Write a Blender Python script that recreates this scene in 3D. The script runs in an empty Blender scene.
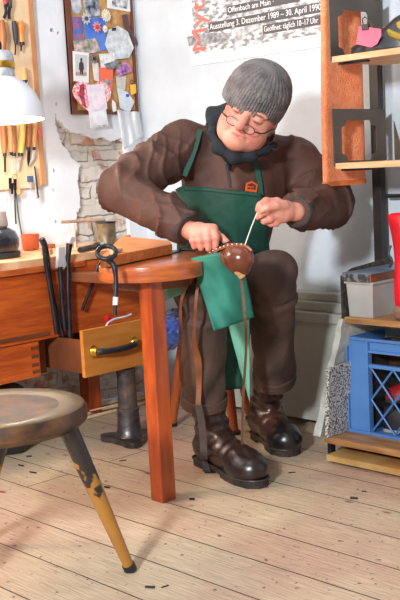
import bpy, bmesh, math, random
import numpy as np
from mathutils import Vector, Matrix
random.seed(7); rng = np.random.default_rng(7)
S = bpy.context.scene; C = S.collection
# ------------------------------------------------------------------ camera
FPX, PITCH, ROLL, YAW, CH = 1027.0, .1315, -.05215, -.7971, 1.0
def basis(p, r, y):
    f = np.array([math.sin(y)*math.cos(p), math.cos(y)*math.cos(p), -math.sin(p)])
    rt = np.array([math.cos(y), -math.sin(y), 0.]); up = np.cross(rt, f)
    return rt*math.cos(r)+up*math.sin(r), up*math.cos(r)-rt*math.sin(r), f
VA, VB, VC = basis(PITCH, ROLL, YAW)          # right, up, forward
O0 = np.array([0, 0, CH])
cam = bpy.data.objects.new('camera', bpy.data.cameras.new('camera')); C.objects.link(cam)
cam.matrix_world = Matrix(((VA[0], VB[0], -VC[0], 0), (VA[1], VB[1], -VC[1], 0), (VA[2], VB[2], -VC[2], CH), (0, 0, 0, 1)))
cam.data.sensor_fit = 'VERTICAL'; cam.data.sensor_height = 36; cam.data.lens = 36*FPX/600
cam.data.clip_start = .05
S.camera = cam
# surveying helpers: where the sight line of a photo pixel meets a depth / a plane of the room
def ray(x, y):
    return VA*(x-200)/FPX-VB*(y-300)/FPX+VC
def P(x, y, d): return O0+ray(x, y)*d
def oX(x, y, X): r = ray(x, y); return O0+r*(X/r[0])
def oY(x, y, Y): r = ray(x, y); return O0+r*(Y/r[1])
def oZ(x, y, z=0): r = ray(x, y); return O0+r*((z-CH)/r[2])
# ------------------------------------------------------------------ light
S.view_settings.view_transform = 'Standard'; S.view_settings.look = 'None'
S.view_settings.gamma = 1; S.view_settings.use_curve_mapping = False
S.view_settings.exposure = 0.34
w = bpy.data.worlds.new('world'); S.world = w; w.use_nodes = True
w.node_tree.nodes['Background'].inputs[0].default_value = (.86, .93, 1, 1)
w.node_tree.nodes['Background'].inputs[1].default_value = .25
def area(name, loc, target, size, power, col, sy=None):
    l = bpy.data.lights.new(name, 'AREA'); l.energy = power; l.color = col; l.size = size
    if sy: l.shape = 'RECTANGLE'; l.size_y = sy
    o = bpy.data.objects.new(name, l); C.objects.link(o); o.location = loc
    o.rotation_euler = (Vector(target)-Vector(loc)).to_track_quat('-Z', 'Y').to_euler(); return o
area('window_light', (-.7, -1.2, 1.95), (-2.4, 2.5, .8), .30, 134, (.92, .97, 1), .36)
area('left_warm_fill', (-3.1, .5, 1.9), (-2.6, 2.3, .8), .5, 26, (1, .74, .54), .5)  # unseen warm fill, added to redden the sleeve from the left
area('overhead_fill', (-2.0, 1.3, 2.9), (-2.3, 2.2, 0), 1.6, 13, (1, .99, .97), 1.6)  # unseen soft fill added overhead to brighten the floor
# ------------------------------------------------------------------ materials
MATS = {}
def lin(c):
    return tuple(((v/255)/12.92 if v/255 <= .04045 else ((v/255+.055)/1.055)**2.4) for v in c)+(1,)
def mat(name, c1, c2=None, scale=8, rough=.6, bump=0, bscale=None, metal=0, stretch=(1, 1, 1), detail=5, alpha=None, emit=None, sheen=0, coat=0, lo=.35, hi=.65, spec=.5, trans=0):
    if name in MATS: return MATS[name]
    m = bpy.data.materials.new(name); m.use_nodes = True; n = m.node_tree.nodes; L = m.node_tree.links
    b = n['Principled BSDF']; MATS[name] = m
    b.inputs['Roughness'].default_value = rough; b.inputs['Metallic'].default_value = metal
    b.inputs['Base Color'].default_value = lin(c1); b.inputs['Specular IOR Level'].default_value = spec
    if sheen: b.inputs['Sheen Weight'].default_value = sheen
    if coat: b.inputs['Coat Weight'].default_value = coat; b.inputs['Coat Roughness'].default_value = .25
    if alpha is not None: b.inputs['Alpha'].default_value = alpha
    if trans: b.inputs['Transmission Weight'].default_value = trans
    if emit: b.inputs['Emission Color'].default_value = lin(c1); b.inputs['Emission Strength'].default_value = emit
    tc = n.new('ShaderNodeTexCoord'); mp = n.new('ShaderNodeMapping'); mp.inputs['Scale'].default_value = stretch
    L.new(tc.outputs['Object'], mp.inputs[0])
    if c2 is not None:
        t = n.new('ShaderNodeTexNoise'); t.inputs['Scale'].default_value = scale; t.inputs['Detail'].default_value = detail
        L.new(mp.outputs[0], t.inputs[0])
        r = n.new('ShaderNodeValToRGB'); r.color_ramp.elements[0].position = lo; r.color_ramp.elements[1].position = hi
        r.color_ramp.elements[0].color = lin(c1); r.color_ramp.elements[1].color = lin(c2)
        L.new(t.outputs[0], r.inputs[0]); L.new(r.outputs[0], b.inputs['Base Color'])
    if bump:
        t2 = n.new('ShaderNodeTexNoise'); t2.inputs['Scale'].default_value = bscale or scale; t2.inputs['Detail'].default_value = 6
        L.new(mp.outputs[0], t2.inputs[0]); bp = n.new('ShaderNodeBump'); bp.inputs['Strength'].default_value = bump
        bp.inputs['Distance'].default_value = .01
        L.new(t2.outputs[0], bp.inputs['Height']); L.new(bp.outputs[0], b.inputs['Normal'])
    return m
def brickmat(name, axes, c1, c2, mortar, bw, rh, ms, off=(0, 0), rough=.7, bump=.3, grain=None, smooth=.1, knots=False, patch=None):
    m = bpy.data.materials.new(name); m.use_nodes = True; n = m.node_tree.nodes; L = m.node_tree.links; b = n['Principled BSDF']
    tc = n.new('ShaderNodeTexCoord'); sp = n.new('ShaderNodeSeparateXYZ'); cb = n.new('ShaderNodeCombineXYZ'); MATS[name] = m
    L.new(tc.outputs['Object'], sp.inputs[0])
    for k in (0, 1):
        a = n.new('ShaderNodeMath'); a.operation = 'ADD'; a.inputs[1].default_value = off[k]
        L.new(sp.outputs[axes[k]], a.inputs[0]); L.new(a.outputs[0], cb.inputs[k])
    vec = cb.outputs[0]
    if patch:
        dn = n.new('ShaderNodeTexNoise'); dn.inputs['Scale'].default_value = 11; dn.inputs['Detail'].default_value = 5; L.new(tc.outputs['Object'], dn.inputs[0])
        dm = n.new('ShaderNodeVectorMath'); dm.operation = 'MULTIPLY_ADD'; dm.inputs[1].default_value = (.06, .06, .06); L.new(dn.outputs[1], dm.inputs[0]); L.new(vec, dm.inputs[2]); vec = dm.outputs[0]
    br = n.new('ShaderNodeTexBrick'); br.inputs['Scale'].default_value = 1
    br.inputs['Brick Width'].default_value = bw; br.inputs['Row Height'].default_value = rh
    br.inputs['Mortar Size'].default_value = ms; br.inputs['Mortar Smooth'].default_value = smooth
    br.inputs['Color1'].default_value = lin(c1); br.inputs['Color2'].default_value = lin(c2); br.inputs['Mortar'].default_value = lin(mortar)
    L.new(vec, br.inputs[0])
    nz = n.new('ShaderNodeTexNoise'); nz.inputs['Scale'].default_value = 9; nz.inputs['Detail'].default_value = 8
    mp = n.new('ShaderNodeMapping'); mp.inputs['Scale'].default_value = grain or (1, 1, 1); L.new(tc.outputs['Object'], mp.inputs[0]); L.new(mp.outputs[0], nz.inputs[0])
    mx = n.new('ShaderNodeMix'); mx.data_type = 'RGBA'; mx.blend_type = 'MULTIPLY'; mx.inputs[0].default_value = .75
    rp = n.new('ShaderNodeValToRGB'); rp.color_ramp.elements[0].position = .3; rp.color_ramp.elements[1].position = .62
    rp.color_ramp.elements[0].color = (.55, .5, .46, 1); rp.color_ramp.elements[1].color = (1, 1, 1, 1)
    L.new(nz.outputs[0], rp.inputs[0]); L.new(br.outputs[0], mx.inputs[6]); L.new(rp.outputs[0], mx.inputs[7])
    out = mx.outputs[2]
    if knots:
        v = n.new('ShaderNodeTexVoronoi'); v.inputs['Scale'].default_value = 1; mk = n.new('ShaderNodeMapping'); mk.inputs['Scale'].default_value = (4.5, 9, 1)
        L.new(tc.outputs['Object'], mk.inputs[0]); L.new(mk.outputs[0], v.inputs[0])
        kr = n.new('ShaderNodeValToRGB'); kr.color_ramp.elements[0].position = .045; kr.color_ramp.elements[1].position = .1
        kr.color_ramp.elements[0].color = (1, 1, 1, 1); kr.color_ramp.elements[1].color = (0, 0, 0, 1); L.new(v.outputs['Distance'], kr.inputs[0])
        m2 = n.new('ShaderNodeMix'); m2.data_type = 'RGBA'; L.new(kr.outputs[0], m2.inputs[0]); L.new(out, m2.inputs[6]); m2.inputs[7].default_value = lin((150, 88, 60))
        out = m2.outputs[2]
        # broad worn / dirty areas
        n3 = n.new('ShaderNodeTexNoise'); n3.inputs['Scale'].default_value = 2.2; n3.inputs['Detail'].default_value = 7; L.new(tc.outputs['Object'], n3.inputs[0])
        r3 = n.new('ShaderNodeValToRGB'); r3.color_ramp.elements[0].position = .42; r3.color_ramp.elements[1].position = .58
        r3.color_ramp.elements[0].color = lin((226, 206, 196)); r3.color_ramp.elements[1].color = lin((236, 232, 216)); L.new(n3.outputs[0], r3.inputs[0])
        m3 = n.new('ShaderNodeMix'); m3.data_type = 'RGBA'; m3.blend_type = 'MULTIPLY'; m3.inputs[0].default_value = 1
        L.new(out, m3.inputs[6]); L.new(r3.outputs[0], m3.inputs[7]); out = m3.outputs[2]
        n5 = n.new('ShaderNodeTexNoise'); n5.inputs['Scale'].default_value = 46; n5.inputs['Detail'].default_value = 4; L.new(tc.outputs['Object'], n5.inputs[0])
        r5 = n.new('ShaderNodeValToRGB'); r5.color_ramp.elements[0].position = .64; r5.color_ramp.elements[1].position = .70; L.new(n5.outputs[0], r5.inputs[0])
        m5 = n.new('ShaderNodeMix'); m5.data_type = 'RGBA'; L.new(r5.outputs[0], m5.inputs[0]); L.new(out, m5.inputs[6]); m5.inputs[7].default_value = lin((110, 90, 80)); out = m5.outputs[2]
    if patch:
        n4 = n.new('ShaderNodeTexNoise'); n4.inputs['Scale'].default_value = 13; n4.inputs['Detail'].default_value = 6; L.new(tc.outputs['Object'], n4.inputs[0])
        r4 = n.new('ShaderNodeValToRGB'); r4.color_ramp.elements[0].position = .40; r4.color_ramp.elements[1].position = .47; L.new(n4.outputs[0], r4.inputs[0])
        m4 = n.new('ShaderNodeMix'); m4.data_type = 'RGBA'; L.new(r4.outputs[0], m4.inputs[0]); L.new(out, m4.inputs[6]); m4.inputs[7].default_value = lin(patch); out = m4.outputs[2]
    L.new(out, b.inputs['Base Color']); b.inputs['Roughness'].default_value = rough
    bp = n.new('ShaderNodeBump'); bp.inputs['Strength'].default_value = bump; bp.inputs['Distance'].default_value = .01
    ad = n.new('ShaderNodeMath'); ad.operation = 'SUBTRACT'; L.new(nz.outputs[0], ad.inputs[0]); L.new(br.outputs['Fac'], ad.inputs[1])
    L.new(ad.outputs[0], bp.inputs['Height']); L.new(bp.outputs[0], b.inputs['Normal']); return m

M_floor = brickmat('floor_planks', (0, 1), (220, 199, 181), (226, 210, 191), (60, 50, 44), 4.6, .17, .0022, (.4, -.115+.0), .5, .25, (1.2, 22, 1), .0, knots=True)
M_brick = brickmat('old_brick', (1, 2), (204, 150, 124), (208, 178, 156), (206, 198, 186), .24, .075, .016, (0, 0), .95, 1.0, (2.6, 2.6, 2.6), .5, patch=(214, 208, 198))
M_plaster = mat('white_plaster', (238, 241, 246), (226, 231, 238), 5, .85, .25, 40)
M_wall = mat('pale_wall_paint', (204, 215, 225), (190, 201, 210), 4, .8, .3, 30)
M_dado = mat('grey_green_paint', (178, 180, 170), (160, 163, 154), 5, .55, .15, 20)
M_bench = mat('orange_bench_wood', (202, 98, 34), (166, 70, 24), 6, .45, .15, 14, stretch=(3, 1, 9), coat=.25)
M_benchtop = mat('worn_pale_bench_top', (232, 190, 150), (196, 132, 84), 9, .6, .3, 30)
M_legw = mat('red_brown_leg_wood', (186, 82, 28), (150, 58, 20), 7, .38, .1, 12, stretch=(5, 5, 1), coat=.3)
M_drawer = mat('amber_drawer_wood', (206, 138, 62), (190, 116, 46), 5, .45, .1, 10, stretch=(1, 1.2, 6), coat=.2)
M_dkwood = mat('dark_brown_wood', (120, 66, 34), (96, 50, 26), 6, .6, .1, 10)  # dark brown wood of the drawer box, rails and table underside
M_disc = mat('varnished_table_wood', (196, 106, 50), (160, 74, 32), 6, .32, .1, 12, stretch=(2, 2, 12), coat=.4)
M_plank = mat('sawn_plank_wood', (220, 142, 76), (196, 112, 52), 7, .55, .15, 14, stretch=(1.5, 6, 6))
M_board = mat('birch_tool_board', (240, 212, 176), (232, 198, 156), 6, .6, .05, 10, stretch=(1, 6, .8))
M_boarde = mat('tool_board_edge', (206, 148, 98), (190, 130, 84), 6, .6)
M_steel = mat('dark_tool_steel', (64, 64, 70), (34, 34, 40), 14, .38, .1, 30, metal=.7)
M_bright = mat('bright_steel', (222, 227, 236), (186, 192, 202), 12, .28, 0, metal=.35)
M_blk = mat('black_rubber', (26, 27, 30), (40, 42, 46), 12, .5)
M_brass = mat('brass', (206, 164, 70), (170, 128, 48), 12, .3, 0, metal=.9)
M_cork = mat('cork', (206, 160, 104), (180, 132, 80), 40, .9, .3, 60)
M_frame = mat('brown_board_frame', (122, 62, 40), (98, 48, 30), 8, .55)
M_white = mat('white_paper', (240, 241, 243), (226, 229, 233), 9, .7)
M_jacket = mat('brown_jacket_cloth', (92, 58, 46), (68, 43, 35), 7, .72, .3, 22)
M_trous = mat('worn_brown_trouser_cloth', (88, 64, 53), (60, 44, 37), 9, .75, .3, 60, sheen=.03)
M_apron = mat('green_apron_cloth', (22, 80, 64), (14, 62, 50), 9, .7, .2, 40)
M_apron2 = mat('faded_green_apron_cloth', (46, 132, 112), (30, 108, 90), 12, .7, .3, 26)
M_apron3 = mat('pale_green_apron_lining', (128, 196, 170), (104, 176, 148), 12, .7, .3, 26)
M_skin = mat('skin', (226, 160, 138), (206, 126, 108), 16, .5, .12, 60, lo=.3, hi=.75)
M_skin.node_tree.nodes['Principled BSDF'].inputs['Subsurface Weight'].default_value = .08
M_skin.node_tree.nodes['Principled BSDF'].inputs['Subsurface Radius'].default_value = (.02, .008, .005)
M_scarf = mat('black_fleece', (18, 24, 30), (28, 36, 44), 20, .9, .4, 60)
M_knit = mat('grey_knit_wool', (128, 120, 120), (92, 87, 88), 26, .95, .8, 160, sheen=.1)
M_boot = mat('worn_boot_leather', (62, 36, 28), (26, 22, 24), 7, .32, .2, 28, coat=.35, lo=.42, hi=.6)
M_toe = mat('dark_toe_leather', (48, 36, 36), (70, 44, 38), 9, .3, .15, 26, coat=.4)
M_sole = mat('boot_sole_rubber', (40, 34, 32), (58, 46, 40), 12, .7, .3, 40)
M_leather = mat('tan_strap_leather', (150, 88, 54), (110, 62, 38), 12, .5, .2, 30)
M_dkleather = mat('dark_strap_leather', (42, 38, 38), (66, 52, 46), 12, .45, .2, 30)
M_shoe = mat('polished_brown_leather', (128, 62, 36), (96, 42, 24), 9, .22, .05, 20, coat=.5)
M_towel = mat('orange_terry_towel', (255, 156, 100), (250, 130, 76), 40, .95, .7, 160, sheen=.3)
M_rack = mat('grey_rack_metal', (92, 80, 68), (72, 62, 54), 8, .5, .1, 30)
M_post = mat('dark_post_metal', (52, 44, 40), (36, 31, 30), 8, .5)
M_shelf = mat('pale_shelf_wood', (216, 176, 134), (196, 150, 106), 7, .55, .05, 10, stretch=(1, 8, 8))
M_shelf2 = mat('stained_shelf_wood', (176, 128, 78), (138, 92, 52), 7, .55, .1, 10, stretch=(1, 8, 8))
M_crate = mat('blue_crate_plastic', (84, 130, 188), (72, 116, 176), 5, .45)
M_bin = mat('milky_grey_plastic', (178, 174, 170), (160, 157, 153), 6, .4)
M_granite = mat('speckled_granite', (66, 60, 58), (204, 198, 190), 190, .5, detail=2, lo=.44, hi=.54)
M_stone = mat('rough_marble', (204, 204, 196), (166, 164, 154), 12, .8, .4, 30)
M_stoneb = mat('brown_stone_face', (150, 132, 116), (120, 104, 92), 12, .8, .2, 30)
M_red = mat('red_nylon', (214, 24, 40), (184, 14, 30), 8, .4, .3, 14)
M_pink = mat('pink_paper', (238, 110, 134), (228, 94, 120), 12, .75)
M_iron = mat('worn_cast_iron', (112, 108, 110), (70, 64, 62), 16, .36, .25, 30, metal=.75)
M_shaftw = mat('mottled_iron_column', (112, 92, 80), (60, 58, 62), 22, .5, .3, 34, metal=.3)
M_stoolr = mat('red_brown_stool_wood', (178, 88, 42), (150, 66, 28), 7, .5, .1, 12, stretch=(5, 5, 1))
M_blue = mat('blue_fleece', (34, 72, 156), (18, 44, 112), 40, .95, .9, 90, sheen=.6)
M_enamel = mat('white_enamel', (228, 232, 240), (216, 220, 230), 5, .3, coat=.3)
M_galv = mat('mottled_grey_metal', (196, 200, 206), (150, 152, 158), 40, .5, .2, 60, metal=.2)
M_bulb = mat('lit_bulb_glass', (255, 244, 226), emit=9)
M_terra = mat('orange_leather', (206, 110, 66), (176, 82, 44), 9, .5, .1, 20)
M_strapg = mat('black_cable', (30, 32, 36), rough=.5)
M_bag = mat('clear_plastic_bag', (228, 232, 236), (214, 220, 226), 10, .25, .8, 30, alpha=.55)
M_soft = mat('pale_stick_wood', (226, 198, 166), (206, 172, 136), 9, .7, .2, 20)
# ------------------------------------------------------------------ object helpers
LOC = {}
def link(name, verts, faces, m, parent=None, origin=None, smooth=False, mats=None, midx=None):
    v = np.asarray(verts, float)
    if parent is not None: org = LOC[parent.name]
    elif origin is not None: org = np.array(origin, float)
    else: org = np.array([(v[:, 0].min()+v[:, 0].max())/2, (v[:, 1].min()+v[:, 1].max())/2, v[:, 2].min()])
    me = bpy.data.meshes.new(name); me.from_pydata((v-org).tolist(), [], [tuple(int(i) for i in f) for f in faces])
    for mm in (mats or [m]): me.materials.append(mm)
    if midx is not None: me.polygons.foreach_set('material_index', list(midx))
    if smooth: me.polygons.foreach_set('use_smooth', [True]*len(me.polygons))
    me.validate(); me.update()
    o = bpy.data.objects.new(name, me); C.objects.link(o)
    if parent is not None: o.parent = parent
    else: o.location = org
    LOC[o.name] = org
    return o
def root(name, loc, label, cat, group=None):
    o = bpy.data.objects.new(name, None); C.objects.link(o); o.location = loc; o.empty_display_size = .05
    LOC[o.name] = np.array(loc, float); tag(o, label, cat, group); return o
def tag(o, label, cat, group=None):
    if len(label.split()) > 16: print('LONG', o.name, label)
    o['label'] = label; o['category'] = cat
    if group: o['group'] = group
    return o
def struct(o): o['kind'] = 'structure'; return o
class MB:
    """collects shapes for one mesh"""
    def __init__(s): s.v = []; s.f = []; s.n = 0
    def add(s, v, f):
        s.v += [tuple(x) for x in v]; s.f += [tuple(i+s.n for i in q) for q in f]; s.n += len(v); return s
    def box(s, lo, hi, bev=0, M=None, c=None):
        lo = np.array(lo, float); hi = np.array(hi, float)
        bm = bmesh.new(); bmesh.ops.create_cube(bm, size=1)
        for v in bm.verts: v.co = Vector([(lo[k]+hi[k])/2+v.co[k]*(hi[k]-lo[k]) for k in range(3)])
        if bev: bmesh.ops.bevel(bm, geom=bm.edges[:], offset=bev, segments=2, profile=.7, affect='EDGES')
        return s.bm(bm, M, c)
    def bm(s, bm, M=None, c=None):
        if M is not None:
            c = Vector(c) if c is not None else Vector((0, 0, 0))
            for v in bm.verts: v.co = M @ (v.co-c)+c
        bm.verts.index_update(); vs = [v.co[:] for v in bm.verts]; fs = [[v.index for v in f.verts] for f in bm.faces]; bm.free()
        return s.add(vs, fs)
    def tube(s, pts, r, seg=10, cap=True):
        pts = [np.array(p, float) for p in pts]; n = len(pts)
        rr = [r]*n if np.isscalar(r) else list(r)
        up = None; v = []; f = []
        for i in range(n):
            t = pts[min(i+1, n-1)]-pts[max(i-1, 0)]; t = t/(np.linalg.norm(t)+1e-9)
            if up is None:
                up = np.cross(t, [0, 0, 1.]) if abs(t[2]) < .9 else np.cross(t, [1., 0, 0])
            up = up-t*(up@t); up /= np.linalg.norm(up)+1e-9; sd = np.cross(t, up)
            for k in range(seg):
                a = 2*math.pi*k/seg; v.append(pts[i]+(up*math.cos(a)+sd*math.sin(a))*rr[i])
        for i in range(n-1):
            for k in range(seg):
                k2 = (k+1) % seg; f.append((i*seg+k, i*seg+k2, (i+1)*seg+k2, (i+1)*seg+k))
        if cap: f.append(tuple(range(seg))[::-1]); f.append(tuple((n-1)*seg+k for k in range(seg)))
        return s.add(v, f)
    def ribbon(s, pts, wid, th, wdir):
        pts = [np.array(p, float) for p in pts]; n = len(pts); v = []; f = []
        ww = [wid]*n if np.isscalar(wid) else wid
        for i in range(n):
            t = pts[min(i+1, n-1)]-pts[max(i-1, 0)]; t /= np.linalg.norm(t)+1e-9
            wd = np.array(wdir, float); wd -= t*(wd@t); wd /= np.linalg.norm(wd)+1e-9; nn = np.cross(t, wd)
            for a, b in ((-1, -1), (1, -1), (1, 1), (-1, 1)): v.append(pts[i]+wd*ww[i]/2*a+nn*th/2*b)
        for i in range(n-1):
            for k in range(4): f.append((i*4+k, i*4+(k+1) % 4, i*4+4+(k+1) % 4, i*4+4+k))
        f.append((3, 2, 1, 0)); f.append(tuple((n-1)*4+k for k in range(4)))
        return s.add(v, f)
    def lathe(s, c, prof, axis=(0, 0, 1), seg=24, sx=1, sy=1):
        ax = np.array(axis, float); ax /= np.linalg.norm(ax); u = np.cross(ax, [0, 1, 0] if abs(ax[1]) < .9 else [1, 0, 0]); u /= np.linalg.norm(u); w_ = np.cross(ax, u)
        v = []; f = []; c = np.array(c, float)
        for (r, h) in prof:
            for k in range(seg):
                a = 2*math.pi*k/seg; v.append(c+ax*h+u*r*sx*math.cos(a)+w_*r*sy*math.sin(a))
        n = len(prof)
        for i in range(n-1):
            for k in range(seg):
                k2 = (k+1) % seg; f.append((i*seg+k, i*seg+k2, (i+1)*seg+k2, (i+1)*seg+k))
        f.append(tuple(range(seg))[::-1]); f.append(tuple((n-1)*seg+k for k in range(seg)))
        return s.add(v, f)
    def prism(s, pts, vec):
        """polygon pts (3D, planar) extruded by vec"""
        pts = [np.array(p, float) for p in pts]; vec = np.array(vec, float); n = len(pts)
        return s.add(pts+[p+vec for p in pts], [tuple(range(n))[::-1], tuple(range(n, 2*n))]+[(i, (i+1) % n, n+(i+1) % n, n+i) for i in range(n)])
    def build(s, name, m, parent=None, smooth=False, bevel=0, **k):
        o = link(name, s.v, s.f, m, parent, smooth=smooth, **k)
        bm = bmesh.new(); bm.from_mesh(o.data); bmesh.ops.recalc_face_normals(bm, faces=bm.faces)
        if bevel: bmesh.ops.bevel(bm, geom=[e for e in bm.edges if e.calc_face_angle(0) > .6], offset=bevel, segments=2, profile=.7, affect='EDGES')
        bm.to_mesh(o.data); bm.free()
        if smooth:
            for e in o.data.edges: pass
            try: o.data.set_sharp_from_angle(angle=math.radians(42))
            except Exception: pass
        return o
def spline(pts, n=8):
    pts = [np.array(p, float) for p in pts]; out = []
    for i in range(len(pts)-1):
        p0 = pts[max(i-1, 0)]; p1 = pts[i]; p2 = pts[i+1]; p3 = pts[min(i+2, len(pts)-1)]
        for k in range(n):
            t = k/n; out.append(.5*((2*p1)+(-p0+p2)*t+(2*p0-5*p1+4*p2-p3)*t*t+(-p0+3*p1-3*p2+p3)*t**3))
    out.append(pts[-1]); return out
def rotm(axis, deg): return Matrix.Rotation(math.radians(deg), 3, Vector(axis))
def textmesh(name, s, size, org, xd, yd, m, parent, ext=.0006, sx=1.0, shear=0):
    cu = bpy.data.curves.new(name, 'FONT'); cu.body = s; cu.size = size; cu.extrude = ext; cu.resolution_u = 3; cu.offset = 0
    to = bpy.data.objects.new('t', cu); C.objects.link(to); dg = bpy.context.evaluated_depsgraph_get()
    me = bpy.data.meshes.new_from_object(to.evaluated_get(dg)); bpy.data.objects.remove(to)
    xd = np.array(xd, float); yd = np.array(yd, float); zd = np.cross(xd, yd)
    v = [np.array(org)+xd*q.co[0]*sx+yd*q.co[1]+zd*q.co[2] for q in me.vertices]
    f = [tuple(p.vertices) for p in me.polygons]; return link(name, v, f, m, parent)
# ------------------------------------------------------------------ SDF modelling (surface nets over sparse blocks)
def sdf_mesh(f, lo, hi, h, B=8):
    lo = np.array(lo, float); hi = np.array(hi, float); nb = np.ceil((hi-lo)/(h*B)).astype(int)
    g = np.stack(np.meshgrid(*[np.arange(n) for n in nb], indexing='ij'), -1).reshape(-1, 3)
    cd = f(lo+(g+.5)*B*h); g = g[np.abs(cd) < B*h*.87*1.35+h]
    loc = np.stack(np.meshgrid(*[np.arange(-1, B+1)]*3, indexing='ij'), -1)   # -1..B
    N = nb*B+3; keys = []; pos = []; quads = []
    def key(ix): return (ix[..., 0]*N[1]+ix[..., 1])*N[2]+ix[..., 2]
    for s in range(0, len(g), 300):
        gg = g[s:s+300]; idx = gg[:, None, None, None, :]*B+loc[None]
        val = f((lo+idx*h).reshape(-1, 3)).reshape(idx.shape[:-1])
        # cells -1..B-1
        cs = [val[:, a:a+B+1, b:b+B+1, c:c+B+1] for a in (0, 1) for b in (0, 1) for c in (0, 1)]
        cs = np.stack(cs, -1); ins = cs < 0; act = ins.any(-1) & ~ins.all(-1)
        q = cs[act]; base = idx[:, :B+1, :B+1, :B+1][act]
        sm = np.zeros((len(q), 3)); ct = np.zeros(len(q))
        cor = np.array([(a, b, c) for a in (0, 1) for b in (0, 1) for c in (0, 1)], float)
        for i in range(8):
            for j in range(i+1, 8):
                if np.abs(cor[i]-cor[j]).sum() == 1:
                    cr = (q[:, i] < 0) != (q[:, j] < 0); t = np.where(cr, q[:, i]/(q[:, i]-q[:, j]+1e-12), 0)
                    sm += np.where(cr[:, None], cor[i]+(cor[j]-cor[i])*t[:, None], 0); ct += cr
        keys.append(key(base+1)); pos.append(lo+(base+sm/ct[:, None])*h)
        I = idx[:, 1:B+1, 1:B+1, 1:B+1]; v0 = val[:, 1:B+1, 1:B+1, 1:B+1]
        for ax in range(3):
            sl = [slice(1, B+1)]*3; sl[ax] = slice(2, B+2); v1 = val[(slice(None),)+tuple(sl)]
            # right-most layer lacks its neighbour sample: use idx range -1..B
            cr = (v0 < 0) != (v1 < 0)
            e = I[cr]; fl = (v0 < 0)[cr]; o1, o2 = [k for k in range(3) if k != ax]
            d1 = np.zeros(3, int); d1[o1] = 1; d2 = np.zeros(3, int); d2[o2] = 1
            Q = np.stack([key(e+1-d1-d2), key(e+1-d2), key(e+1), key(e+1-d1)], 1)
            fl = fl if ax != 1 else ~fl
            Q[~fl] = Q[~fl][:, ::-1]; quads.append(Q)
    keys = np.concatenate(keys); pos = np.concatenate(pos); quads = np.concatenate(quads)
    uk, ui = np.unique(keys, return_index=True); pos = pos[ui]
    r = np.searchsorted(uk, quads); r = np.clip(r, 0, len(uk)-1); ok = (uk[r] == quads).all(1)
    return pos, r[ok]
def dot(a, b): return (a*b).sum(-1)
def cone(p, a, b, ra, rb):
    a = np.array(a); b = np.array(b); ab = b-a; t = np.clip(((p-a)@ab)/(ab@ab), 0, 1)
    return np.linalg.norm(p-a-t[:, None]*ab, axis=1)-(ra+(rb-ra)*t)
def ell(p, c, r, fr=None):
    q = p-np.array(c)
    if fr is not None: q = q@np.array(fr).T          # fr rows = axes
    r = np.array(r, float); k0 = np.linalg.norm(q/r, axis=1); k1 = np.linalg.norm(q/(r*r), axis=1)
    return k0*(k0-1)/(k1+1e-9)
def smin(a, b, k):
    h_ = np.clip(.5+.5*(b-a)/k, 0, 1); return b+(a-b)*h_-k*h_*(1-h_)
def smax(a, b, k): return -smin(-a, -b, k)
def chain(p, pts, rs, k=.02):
    d = None
    for i in range(len(pts)-1):
        e = cone(p, pts[i], pts[i+1], rs[i], rs[i+1]); d = e if d is None else smin(d, e, k)
    return d
def local(f, c, R, k=.012):
    """evaluate f only near sphere (c,R)"""
    c = np.array(c)
    def g(p):
        dd = np.linalg.norm(p-c, axis=1)-R; out = dd+.02; m = dd < 0.0
        if m.any(): out[m] = f(p[m])
        return out
    return g
def polysdf(u, v, poly):
    d = np.full(u.shape, 1e9); s = np.zeros(u.shape, bool); n = len(poly)
    for i in range(n):
        ax, ay = poly[i]; bx, by = poly[(i+1) % n]; ex, ey = bx-ax, by-ay
        t = np.clip(((u-ax)*ex+(v-ay)*ey)/(ex*ex+ey*ey), 0, 1); d = np.minimum(d, np.hypot(u-ax-t*ex, v-ay-t*ey))
        c_ = (ay > v) != (by > v); xi = ax+(v-ay)*ex/(ey if ey else 1e-9); s ^= c_ & (u < xi)
    return np.where(s, -d, d)
def folds(p, amp, freq, seed, aniso=None):
    r = np.random.default_rng(seed); out = 0; q = p if aniso is None else p@np.array(aniso)
    for i in range(5):
        k = r.normal(size=3); k /= np.linalg.norm(k); k2 = r.normal(size=3); k2 /= np.linalg.norm(k2)
        out = out+np.abs(np.sin(q@k*freq*(1+.35*i)+1.6*np.sin(q@k2*freq*.6+i)+r.uniform(0, 6)))/(1+.4*i)
    return (out/3.2-.5)*amp
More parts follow.
